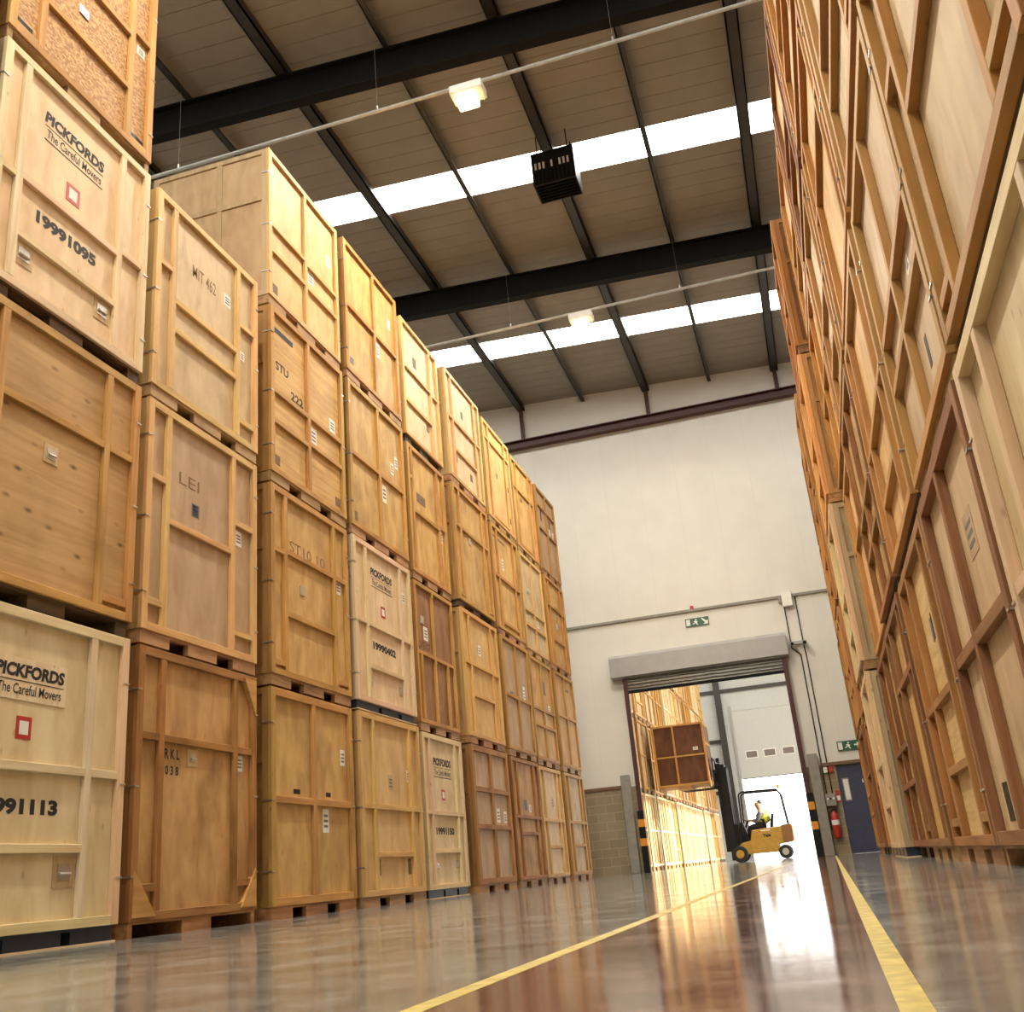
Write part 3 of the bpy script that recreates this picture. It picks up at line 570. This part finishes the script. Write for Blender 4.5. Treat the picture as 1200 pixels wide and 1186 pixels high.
LEFT[5, 3] = ('pale yellow crate protruding from its row, lightly marked', dict(mat='gold', panel='pale_p', st=[0.36, 1.70], ra=[(1.38, 0.085, 1.97), (0.78, 0.36, 1.70)], ex=[('label', 1.02, 1.72, 0.12, 0.16, 'faint_ink'), ('label', 1.35, 0.5, 0.14, 0.15, 'faint_ink'), ('label', 0.5, 0.6, 0.12, 0.14, 'faint_ink')]))
LEFT[6, 0] = ('brown crate with scuffed marks beside a low centre rail', dict(mat='dirty', **A(WD[6], 1.25, 0.95), ex=[('label', 0.9, 1.48, 0.2, 0.2, 'print_grey'), ('label', 1.2, 1.42, 0.12, 0.14)], tint=(0.95, 0.9, 0.85)))
LEFT[6, 1] = ('dull brown crate of four panels', dict(mat='mid', panel='grey_p', **B(WD[6], 1.18), ex=[('label', 1.5, 1.35, 0.14, 0.3), ('label', 0.6, 1.25, 0.2, 0.05, 'print_grey')], tint=(0.9, 0.88, 0.85)))
LEFT[6, 2] = ('tan crate with white flecks on its upper centre bay', dict(mat='mid', **A(WD[6], 1.25, 0.3), ex=[('label', 0.8, 1.6, 0.12, 0.26), ('label', 0.6, 2.1, 0.9, 0.05, 'faint_ink')]))
LEFT[6, 3] = ('orange crate with dark slots beside its stiles', dict(mat='gold', **A(WD[6], 1.95, 0.25), ex=[('slot', 0.20, 1.4, 0.1, 0.1), ('slot', 1.75, 1.25, 0.1, 0.12), ('slot', 1.75, 0.5, 0.1, 0.14), ('label', 0.95, 1.3, 0.1, 0.12, 'faint_ink')], tint=(1, 0.93, 0.85)))
LEFT[7, 0] = ('pale panelled crate with a dark figure mark in its middle', dict(mat='gold', panel='pale_p', **A(WD[7], 1.25, 0.72), ex=[('label', 1.05, 1.62, 0.2, 0.26, 'ply_v')], tint=(0.95, 0.92, 0.9)))
LEFT[7, 1] = ('brown crate of six panels with a grey patch', dict(mat='mid', **B(WD[7], 1.22, 0.86), ex=[('label', 1.15, 1.75, 0.3, 0.3, 'print_grey'), ('label', 1.5, 1.3, 0.14, 0.2), ('label', 1.1, 1.05, 0.14, 0.24)], tint=(0.9, 0.86, 0.8)))
LEFT[7, 2] = ('pale tan crate of planks split by two low rails', dict(mat='ply', fr='gold', **B(WD[7], 1.05, 0.70), ex=[('label', 1.25, 0.88, 0.2, 0.16), ('metal', 0.6, 1.55, 0.2, 0.1)]))
LEFT[7, 3] = ('orange crate with one high rail above two plain panels', dict(mat='mid', **A(WD[7], 1.62, 0.25), ex=[('label', 0.8, 1.45, 0.2, 0.1, 'faint_ink')]))
LEFT[8, 0] = ('light brown crate beside the blockwork wall', dict(mat='mid', panel='ply_p', **A(WD[8], 1.25, 0.75), ex=[('label', 0.95, 1.6, 0.12, 0.2, 'ply_v')], tint=(0.92, 0.9, 0.88)))
LEFT[8, 1] = ('brown crate of four panels next to the white wall', dict(mat='mid', **B(WD[8], 1.30), ex=[('label', 1.05, 1.1, 0.12, 0.2), ('label', 1.2, 2.0, 0.5, 0.06, 'faint_ink')], tint=(0.88, 0.84, 0.78)))
LEFT[8, 2] = ('orange-brown crate with narrow side bays', dict(mat='mid', **A(WD[8], 1.62, 0.8), ex=[('label', 1.65, 1.4, 0.1, 0.2), ('metal', 0.95, 1.2, 0.14, 0.14)], tint=(0.9, 0.84, 0.75)))
LEFT[8, 3] = ('dull brown crate with dark hinges and two white tags', dict(mat='mid', panel='grey_p', **B(WD[8], 1.25, 1.85), ex=[('slot', 0.5, 1.65, 0.12, 0.3), ('slot', 1.35, 1.6, 0.12, 0.3), ('label', 1.3, 1.4, 0.13, 0.2), ('label', 1.65, 1.4, 0.13, 0.2)], tint=(0.8, 0.76, 0.72)))
for (c, t), (lab, sp) in sorted(LEFT.items()):
    sp = dict(sp); sp.setdefault('clips', c < 4)
    crate('%s, %s of %s left stack' % (lab, TIER[t], ORD[c]), (XF+OFF[c]+random.uniform(-0.012, 0.012), Y0[c]+WD[c]/2, P*t), 0, WD[c], **sp)
# sliver of the next stack towards the camera
for t in (0, 1, 2, 3):
    crate('dark brown crate cut by the left photo edge, %s of its stack' % TIER[t], (XF+0.12, 4.1, P*t), 0, 1.95, mat='dirty', **A(1.95))

# right-hand row: (near y, width, face x, material, frame, spec) per stack and tier
RW = [(0.45, 2.15, 1.0), (2.74, 2.20, 1.0), (5.03, 2.14, 1.02), (7.25, 2.30, 1.0), (9.66, 2.14, 1.0), (11.88, 2.12, 1.02), (14.10, 2.10, 0.84), (16.32, 2.10, 0.99), (18.55, 2.10, 1.02), (20.8, 2.10, 0.98), (23.05, 2.10, 1.02)]
def fl(w, sp):   # measured from the near edge: flip for the mirrored row
    d = dict(sp)
    d['st'] = [w-s if isinstance(s, (int, float)) else (w-s[0], s[1], s[2]) for s in d.get('st', [])]
    d['ra'] = [(v, w-b, w-a) for (v, a, b) in d.get('ra', [])]
    d['ex'] = [(e[0], w-e[1], *e[2:]) for e in d.get('ex', [])]
    return d
RIGHT = {}
RIGHT[1, 0] = ('bright pale pine crate at right photo edge', dict(mat='pale', pal='dark', st=[0.45, 1.62], ra=[(1.2, 0.085, 2.1)], tint=(0.95, 0.93, 0.9)))
RIGHT[1, 1] = ('tan plywood crate with thick battens at right photo edge', dict(mat='ply', fr='mid', pal='dark', st=[0.47, 1.76], ra=[(1.20, 0.47, 1.76), (1.58, 1.76, 2.12), (0.32, 0.085, 0.47), (0.30, 1.76, 2.12)]))
RIGHT[2, 0] = ('grey plywood crate with brown cross battens', dict(mat='grey', panel='ply_p', fr='brown', pal='blocks', st=[1.17], ra=[(1.23, 0.085, 2.06)], ex=[('label', 1.50, 1.50, 0.1, 0.25), ('label', 0.8, 1.75, 0.3, 0.25, 'grey_v'), ('slot', 1.7, 0.36, 0.18, 0.22), ('metal', 0.15, 2.0, 0.1, 0.1)], bw=1.15))
RIGHT[2, 1] = ('tan crate with two close rails and white torn label', dict(mat='ply', fr='gold', pal='slots', st=[1.08], ra=[(1.20, 0.085, 2.06), (0.83, 0.085, 2.06)], ex=[('label', 0.7, 1.0, 0.12, 0.24), ('slot', 0.75, 0.5, 0.08, 0.2)]))
RIGHT[3, 0] = ('orange crate with two short rails and a bent handle', dict(mat='mid', panel='gold_h', fr='dirty', pal='slots', st=[0.42, 1.62], ra=[(1.19, 0.42, 1.62), (0.97-0.3, 0.42, 1.62), (1.19, 1.62, 2.2), (0.30, 0.08, 0.42), (0.30, 1.62, 2.2)], ex=[('slot', 1.0, 1.72, 0.06, 0.2), ('metal', 1.06, 1.70, 0.05, 0.18)]))
RIGHT[4, 0] = ('brown battened crate with one high rail', dict(mat='mid', panel='mid_p', fr='brown', pal='slots', st=[0.40, 1.60], ra=[(1.69, 0.085, 2.05), (0.3, 1.6, 2.05)]))
RIGHT[6, 0] = ('pale crate on a dark blue pallet', dict(mat='pale', pal='blue', **A(2.10, 1.2, 0.66), tint=(0.92, 0.88, 0.82)))
RIGHT[6, 1] = ('pale fresh crate with planked side', dict(mat='pale', fr='pale', pal='slots', **A(2.10, 1.2, 0.66), tint=(0.92, 0.86, 0.78)))
RIGHT[6, 2] = ('orange crate with a reddish side', dict(mat='gold', fr='gold', pal='slots', **A(2.10, 1.25, 0.66), tint=(1, 0.8, 0.62)))
RIGHT[6, 3] = ('dark reddish brown crate', dict(mat='mid', fr='mid', pal='slots', **B(2.10, 1.2), tint=(0.72, 0.55, 0.42)))
cols = [('tan', 'ply', 'mid', (1, 0.95, 0.88)), ('orange', 'mid', 'mid', (1, 0.95, 0.9)), ('golden', 'gold', 'gold', (1, 0.95, 0.9)), ('brown', 'mid', 'brown', (0.9, 0.85, 0.8)), ('dull tan', 'ply', 'gold', (0.9, 0.88, 0.84)), ('stained brown', 'dirty', 'dirty', (1, 1, 1))]
temps = [('with two rails per bay', lambda w: B(w, 1.2, 0.8)), ('with four panels', lambda w: B(w, 1.2)), ('with a low centre rail', lambda w: A(w)), ('with a wide centre bay', lambda w: dict(st=[0.3, w-0.4], ra=[(1.5, 0.085, w-0.085)])), ('with narrow end bays', lambda w: dict(st=[0.4, w-0.3], ra=[(1.2, 0.4, w-0.3), (0.8, 0.4, w-0.3), (0.3, 0.08, 0.4)]))]
RORD = ['outermost', 'second', 'third', 'fourth', 'fifth', 'sixth', 'protruding seventh', 'eighth', 'ninth', 'tenth', 'farthest']
for c, (y0, w_, xf) in enumerate(RW):
    for t in range(4):
        if (c, t) in RIGHT: lab, sp = RIGHT[c, t]
        else:
            k = (c*3+t*5) % 6; q = (c*2+t*3+c*t) % 5
            lab = '%s crate %s' % (cols[k][0], temps[q][0]); sp = dict(mat=cols[k][1], fr=cols[k][2], tint=cols[k][3], pal='dark' if t == 2 or c < 5 else ['slots', 'dark', 'slots', 'blocks'][(c+t) % 4], **temps[q][1](w_))
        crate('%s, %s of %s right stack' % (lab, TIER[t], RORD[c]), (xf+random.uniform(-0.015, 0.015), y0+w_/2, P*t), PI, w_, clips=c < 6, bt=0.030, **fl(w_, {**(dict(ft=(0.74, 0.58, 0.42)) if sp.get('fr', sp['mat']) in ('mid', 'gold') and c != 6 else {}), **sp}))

# stacks in the hall behind the doorway: a few kinds, copied
kinds = []
for i, (cn, mt, f_, ti) in enumerate([('golden', 'gold', 'gold', (1, 1, 1)), ('tan', 'ply', 'mid', (1, 1, 1)), ('orange', 'mid', 'mid', (1, 1, 1)), ('sunlight-tinted', 'mid', 'pale', (0.85, 0.66, 0.5))]):
    kinds.append((cn, crate('x', (0, -100, 0), 0, 2.12, mat=mt, fr=f_, tint=ti, ft=(1.3, 1.7, 2.2) if i == 3 else None, bt=0.03, **[A(2.12), B(2.12, 1.2), dict(st=[0.3, 0.9, 1.5], ra=[(1.2, 0.085, 2.03)]), dict(st=[0.30, 0.72, 1.20, 1.75], ra=[(1.2, 0.085, 2.03)])][i])))  # last kind: sunlit battens and dim panels put into the tints
used = set(); HORD = ['first', 'second', 'third', 'fourth', 'fifth', 'sixth', 'seventh', 'eighth', 'ninth', 'tenth', 'eleventh', 'twelfth']
for c in range(12):
    for t in range(4):
        i = 3 if t == 0 and c % 3 != 1 else (c*5+t*3) % 4
        cn, proto = kinds[i]; loc = (-5.38+random.uniform(-0.05, 0.05), 28.6+1.06+c*2.32, P*t)
        lab = '%s %s crate in the hall behind the doorway, %s stack inward' % (cn, TIER[t], HORD[c])
        g = 'crates stacked behind the doorway'
        if i not in used: used.add(i); proto.location = loc; proto['label'] = lab; proto['group'] = g
        else: dup(proto, loc, lab, g)

# ------------------------------------------------------------------ second hall: far door, steel frame
r = thing('sectional_door', 'white sectional loading door with three small windows, raised half way in the far wall', 'door', (0, YD, 0))
m = MB()
for i in range(6): m.box(FX0+0.001, FX1-0.001, 0.02, 0.08, FZ+i*0.625, FZ+i*0.625+0.62).box(FX0+0.001, FX1-0.001, 0.035, 0.075, FZ+i*0.625+0.62, FZ+i*0.625+0.625)
m.obj('door_leaf', 'door_white', r)
for x in (-3.36, -2.36, -1.33, -0.33):
    MB().box(x-0.34, x+0.34, 0.0, 0.02, 5.30, 5.72).obj('window_frame', 'white_paint', r)
    MB().box(x-0.30, x+0.30, -0.004, 0.0, 5.34, 5.68).obj('pane', 'glass_grey', r)
MB().box(FX0+0.03, FX1-0.03, 0.02, 0.08, FZ-0.05, FZ-0.005).obj('bottom_seal', 'rubber', r)
for x in (FX0-0.06, FX1+0.06): MB().box(x-0.06, x+0.06, -0.10, -0.005, 0, 8.3).obj('door_track', 'galv', r)
for x, nm in ((-8.6, 'farther left'), (-4.75, 'beside the raised loading door'), (0.9, 'right of the loading door')):
    m = MB().box(x-0.17, x+0.17, YD-0.40, YD-0.37, 0, 13.4).box(x-0.17, x+0.17, YD-0.15, YD-0.12, 0, 13.4).box(x-0.015, x+0.015, YD-0.37, YD-0.15, 0, 13.4)
    tag(m.obj('steel_column', 'purlin_steel'), 'dark grey steel column on the far wall, %s' % nm, 'column', 'far wall columns')
for z, nm in ((3.6, 'lowest'), (6.4, 'second'), (9.2, 'third'), (10.6, 'fourth'), (12.0, 'topmost')):
    m = MB(); segs = ((XL, -4.95), (0.4, XR)) if z < 8.4 else ((XL, XR),)
    for a, b in segs: m.box(a, b, YD-0.115, YD-0.002, z-0.10, z+0.10)
    tag(m.obj('wall_girt', 'purlin_steel'), '%s horizontal steel rail on the far cladding wall' % nm, 'rail', 'far wall rails')

# ------------------------------------------------------------------ forklift truck with driver and raised crate
FXC, FYC = -2.0, 35.0
r = thing('forklift_truck', 'yellow forklift truck with black mast raised in the doorway hall', 'forklift', (FXC, FYC, 0))
MB().prism([(-0.72, 0.30), (-0.62, 0.22), (0.42, 0.22), (0.45, 0.45), (0.90, 0.50), (0.90, 1.00), (-0.32, 0.93), (-0.40, 0.62), (-0.66, 0.58), (-0.78, 0.50)], 'y', -0.52, 0.52).obj('chassis', 'forklift_yellow', r, 0.02)
MB().prism([(0.60, 0.46), (0.92, 0.50), (0.95, 0.60), (0.95, 0.96), (0.90, 1.03), (0.60, 1.01)], 'y', -0.54, 0.54).obj('counterweight', 'counterweight_paint', r, 0.02)
letter('Yale', 0.26, 0.10, (0.12, -0.524, 0.74), 'y', 0.05, 'ink', r, 'side_lettering')
MB().box(-0.05, 0.25, -0.5235, -0.521, 0.875, 0.905).obj('side_stripe', 'paper', r)
for x, rr, wy in ((-0.78, 0.25, 0.50), (0.62, 0.21, 0.46)):
    for s in (-1, 1):
        wh = MB().tube((x, s*wy-0.09, rr), (x, s*wy+0.09, rr), rr, 24).obj('wheel', 'rubber', r, 0.015)
        MB().tube((x, s*(wy+0.092), rr), (x, s*(wy+0.105), rr), rr*0.5, 18).obj('hub', 'forklift_yellow' if x < 0 else 'steel', wh)
MB().prism([(-0.72, 0.58), (-0.42, 0.64), (-0.40, 0.66), (-0.56, 1.18), (-0.66, 1.20), (-0.74, 1.0)], 'y', -0.42, 0.42).obj('dashboard', 'black', r, 0.01)
MB().box(-0.20, 0.32, -0.26, 0.26, 0.86, 0.97).prism([(0.24, 0.97), (0.34, 0.97), (0.42, 1.38), (0.34, 1.38)], 'y', -0.24, 0.24).obj('seat', 'black', r, 0.015)
bm_ = bmesh.new(); bm_.free()
m = MB(); c0 = Vector((-0.43, 0, 1.225)); ax = Vector((0.45, 0, 0.9)).normalized(); u_ = Vector((0, 1, 0)); v_ = ax.cross(u_)
m.path([tuple(c0+0.16*(math.cos(2*PI*i/16)*u_+math.sin(2*PI*i/16)*v_)) for i in range(17)], 0.014, 6); m.tube(c0, c0-ax*0.25, 0.025, 8).tube(c0-u_*0.16, c0+u_*0.16, 0.01, 6)
m.obj('steering_wheel', 'black', r)
m = MB()
for s in (-1, 1):
    m.path([(-0.62, s*0.46, 0.60), (-0.56, s*0.46, 2.05), (-0.46, s*0.46, 2.12), (0.62, s*0.46, 2.10), (0.74, s*0.46, 1.95), (0.82, s*0.46, 1.0)], 0.026, 8)
for x in [-0.46+0.18*i for i in range(7)]: m.tube((x, -0.46, 2.11), (x, 0.46, 2.11), 0.014, 6)
m.obj('overhead_guard', 'dark_steel', r)
m = MB()
for s in (-1, 1):
    m.box(-1.06, -0.84, s*0.34-0.05, s*0.34+0.05, 0.08, 2.95); m.box(-1.20, -1.02, s*0.28-0.04, s*0.28+0.04, 0.35, 3.10); m.tube((-0.86, s*0.22, 0.2), (-0.86, s*0.22, 2.9), 0.04, 8)
for z in (0.3, 1.0, 1.7, 2.4, 2.9): m.box(-1.02, -0.90, -0.30, 0.30, z, z+0.16)
m.box(-0.90, -0.72, -0.36, 0.36, 0.5, 1.15)
m.box(-1.14, -1.03, -0.25, 0.25, 3.16, 3.28)
m.obj('mast', 'black', r)
MB().tube((-0.86, 0.0, 0.3), (-0.86, 0.0, 3.0), 0.05, 10).path([(-0.88, 0.12, 0.6), (-0.95, 0.12, 3.0), (-1.08, 0.12, 3.1), (-1.16, 0.12, 2.6)], 0.018, 6).obj('lift_ram', 'dark_steel', r)
MB().box(-1.22, -1.15, -0.45, 0.45, 2.42, 2.52).box(-1.22, -1.15, -0.45, 0.45, 2.80, 2.90).box(-1.26, -1.22, -0.45, -0.40, 2.42, 3.3).box(-1.26, -1.22, 0.40, 0.45, 2.42, 3.3).box(-1.26, -1.22, -0.40, 0.40, 3.24, 3.3).obj('carriage', 'black', r)
FZL = 2.33
for s in (-1, 1): MB().prism([(-1.29, FZL+0.6), (-1.22, FZL+0.6), (-1.22, FZL), (-2.30, FZL), (-2.30, FZL+0.02), (-1.29, FZL+0.04)], 'y', s*0.26-0.05, s*0.26+0.05).obj('fork', 'black', r)
MB().tube((0.70, 0, 2.14), (0.70, 0, 2.26), 0.05, 12).obj('beacon', 'orange_band', r)
# carried crate: its long face towards the camera
crate('dark reddish brown crate of four panels lifted on the forklift forks', (FXC-2.20, FYC-0.76, FZL+0.05), -PI/2, 1.72, mat='darkbrown', fr='mid', pal='blocks', st=[0.70], ra=[(1.05, 0.085, 1.635)], ex=[('label', 1.38, 1.25, 0.16, 0.10)], h=2.08, depth=1.5, bw=0.8)

# driver: one skinned body, vest, trousers and hair as children
def skin_mesh(nodes, edgs, sub=2):
    me = bpy.data.meshes.new('b'); me.from_pydata([n[0] for n in nodes], edgs, []); o = bpy.data.objects.new('b', me); COL.objects.link(o)
    sk = o.modifiers.new('s', 'SKIN'); sk.use_smooth_shade = True
    for i, n in enumerate(nodes):
        d = me.skin_vertices[0].data[i]; rr = n[1]; d.radius = (rr, rr) if isinstance(rr, (int, float)) else rr
    me.skin_vertices[0].data[0].use_root = True
    o.modifiers.new('u', 'SUBSURF').levels = sub
    out = bpy.data.meshes.new_from_object(o.evaluated_get(bpy.context.evaluated_depsgraph_get())); bpy.data.objects.remove(o)
    return out
px = 0.04; HZ = -0.10   # hips x on the seat (truck coordinates), facing -X
nodes = [((px+0.06, 0, 1.17+HZ), (0.16, 0.18)), ((px+0.05, 0, 1.34+HZ), (0.13, 0.16)), ((px+0.0, 0, 1.52+HZ), (0.13, 0.18)), ((px-0.03, 0, 1.62+HZ), (0.09, 0.10)), ((px-0.05, 0, 1.68+HZ), 0.085), ((px-0.075, 0, 1.75+HZ), (0.125, 0.10)), ((px-0.085, 0, 1.82+HZ), (0.14, 0.112)), ((px-0.075, 0, 1.89+HZ), (0.11, 0.095))]
edg = [(0, 1), (1, 2), (2, 3), (3, 4), (4, 5), (5, 6), (6, 7)]
for s in (-1, 1):
    b = len(nodes)
    nodes += [((px-0.02, s*0.20, 1.57+HZ), 0.08), ((px-0.10, s*0.25, 1.40+HZ), 0.064), ((px-0.17, s*0.25, 1.30+HZ), 0.058), ((px-0.31, s*0.20, 1.325+HZ), 0.048), ((px-0.40, s*0.165, 1.345+HZ), 0.038)]
    edg += [(2, b), (b, b+1), (b+1, b+2), (b+2, b+3), (b+3, b+4)]
    b = len(nodes)
    nodes += [((px-0.02, s*0.10, 1.14+HZ), 0.12), ((px-0.25, s*0.13, 1.14+HZ), 0.10), ((px-0.42, s*0.15, 1.12+HZ), 0.082), ((px-0.46, s*0.15, 0.92+HZ), 0.072), ((px-0.45, s*0.15, 0.76+HZ), 0.056), ((px-0.47, s*0.15, 0.71+HZ), 0.055), ((px-0.58, s*0.15, 0.69+HZ), 0.042)]
    edg += [(0, b)] + [(b+i, b+i+1) for i in range(6)]
bodyme = skin_mesh(nodes, edg); bodyme.materials.append(MATS['skin'])
pr = thing('person', 'forklift driver in yellow high-visibility vest sitting at the wheel', 'person', (FXC, FYC, 0))
link('body', bodyme, pr)
def hand(s):
    base = Vector((px-0.40, s*0.165, 1.345+HZ))
    nd = [(tuple(base), 0.03), (tuple(base+Vector((-0.045, 0, 0.0))), (0.034, 0.02))]; ed = [(0, 1)]
    for i, L_ in enumerate((0.055, 0.065, 0.06, 0.045)):
        k = len(nd); o_ = -0.027+0.018*i
        nd += [(tuple(base+Vector((-0.075, o_, 0.006))), 0.0095), (tuple(base+Vector((-0.075-L_*0.6, o_, -0.004))), 0.009), (tuple(base+Vector((-0.075-L_*0.5, o_, -0.035))), 0.008)]
        ed += [(1, k), (k, k+1), (k+1, k+2)]
    k = len(nd); nd += [(tuple(base+Vector((-0.04, -s*0.035, -0.012))), 0.011), (tuple(base+Vector((-0.075, -s*0.045, -0.03))), 0.009)]; ed += [(0, k), (k, k+1)]
    me = skin_mesh(nd, ed, 1); me.materials.append(MATS['skin']); link('hand', me, pr)
for s in (-1, 1): hand(s)
vn = [((px+0.06, 0, 1.19+HZ), (0.215, 0.225)), ((px+0.05, 0, 1.36+HZ), (0.20, 0.215)), ((px+0.0, 0, 1.53+HZ), (0.20, 0.25)), ((px-0.03, 0, 1.61+HZ), (0.13, 0.155))]
vm = skin_mesh(vn, [(0, 1), (1, 2), (2, 3)]); vm.materials.append(MATS['hi_vis']); link('safety_vest', vm, pr)
tn = [((px+0.06, 0, 1.15+HZ), (0.20, 0.21))]; te = []
for s in (-1, 1):
    b = len(tn); tn += [((px-0.02, s*0.10, 1.14+HZ), 0.135), ((px-0.25, s*0.13, 1.14+HZ), 0.115), ((px-0.42, s*0.15, 1.12+HZ), 0.097), ((px-0.46, s*0.15, 0.92+HZ), 0.087), ((px-0.45, s*0.15, 0.78+HZ), 0.075)]
    te += [(0, b)] + [(b+i, b+i+1) for i in range(4)]
tm = skin_mesh(tn, te); tm.materials.append(MATS['trousers']); link('trousers', tm, pr)
for s in (-1, 1):
    sn = [((px-0.02, s*0.20, 1.57+HZ), 0.10), ((px-0.10, s*0.25, 1.40+HZ), 0.08), ((px-0.17, s*0.25, 1.30+HZ), 0.073), ((px-0.30, s*0.203, 1.323+HZ), 0.062)]
    q = skin_mesh(sn, [(0, 1), (1, 2), (2, 3)]); q.materials.append(MATS['shirt']); link('sleeve', q, pr)
    bn = [((px-0.44, s*0.15, 0.73+HZ), 0.072), ((px-0.49, s*0.15, 0.70+HZ), 0.07), ((px-0.61, s*0.15, 0.685+HZ), 0.058)]
    q = skin_mesh(bn, [(0, 1), (1, 2)]); q.materials.append(MATS['black']); link('boot', q, pr)
hn = [((px-0.01, 0, 1.79+HZ), (0.105, 0.105)), ((px-0.03, 0, 1.87+HZ), (0.12, 0.11)), ((px-0.09, 0, 1.91+HZ), (0.085, 0.09))]
hm = skin_mesh(hn, [(0, 1), (1, 2)]); hm.materials.append(MATS['hair']); link('hair', hm, pr)
fx_ = min((v.co.x for v in bodyme.vertices if v.co.z > 1.74+HZ), default=px-0.18)      # front of the face
MB().prism([(fx_+0.012, 1.83+HZ), (fx_-0.022, 1.79+HZ), (fx_+0.012, 1.78+HZ)], 'y', -0.014, 0.014).obj('nose', 'skin', pr)
for s in (-1, 1):
    MB().box(fx_+0.002, fx_+0.016, s*0.032-0.012, s*0.032+0.012, 1.828+HZ, 1.838+HZ).obj('eye', 'black', pr)
    MB().box(px-0.10, px-0.07, s*0.084-0.010, s*0.084+0.010, 1.78+HZ, 1.84+HZ).obj('ear', 'skin', pr, 0.004)
MB().box(fx_+0.006, fx_+0.02, -0.025, 0.025, 1.748+HZ, 1.756+HZ).obj('mouth', 'red', pr)
for o in list(bpy.data.objects):
    if o.type == 'EMPTY' and not o.children and 'label' not in o: bpy.data.objects.remove(o)
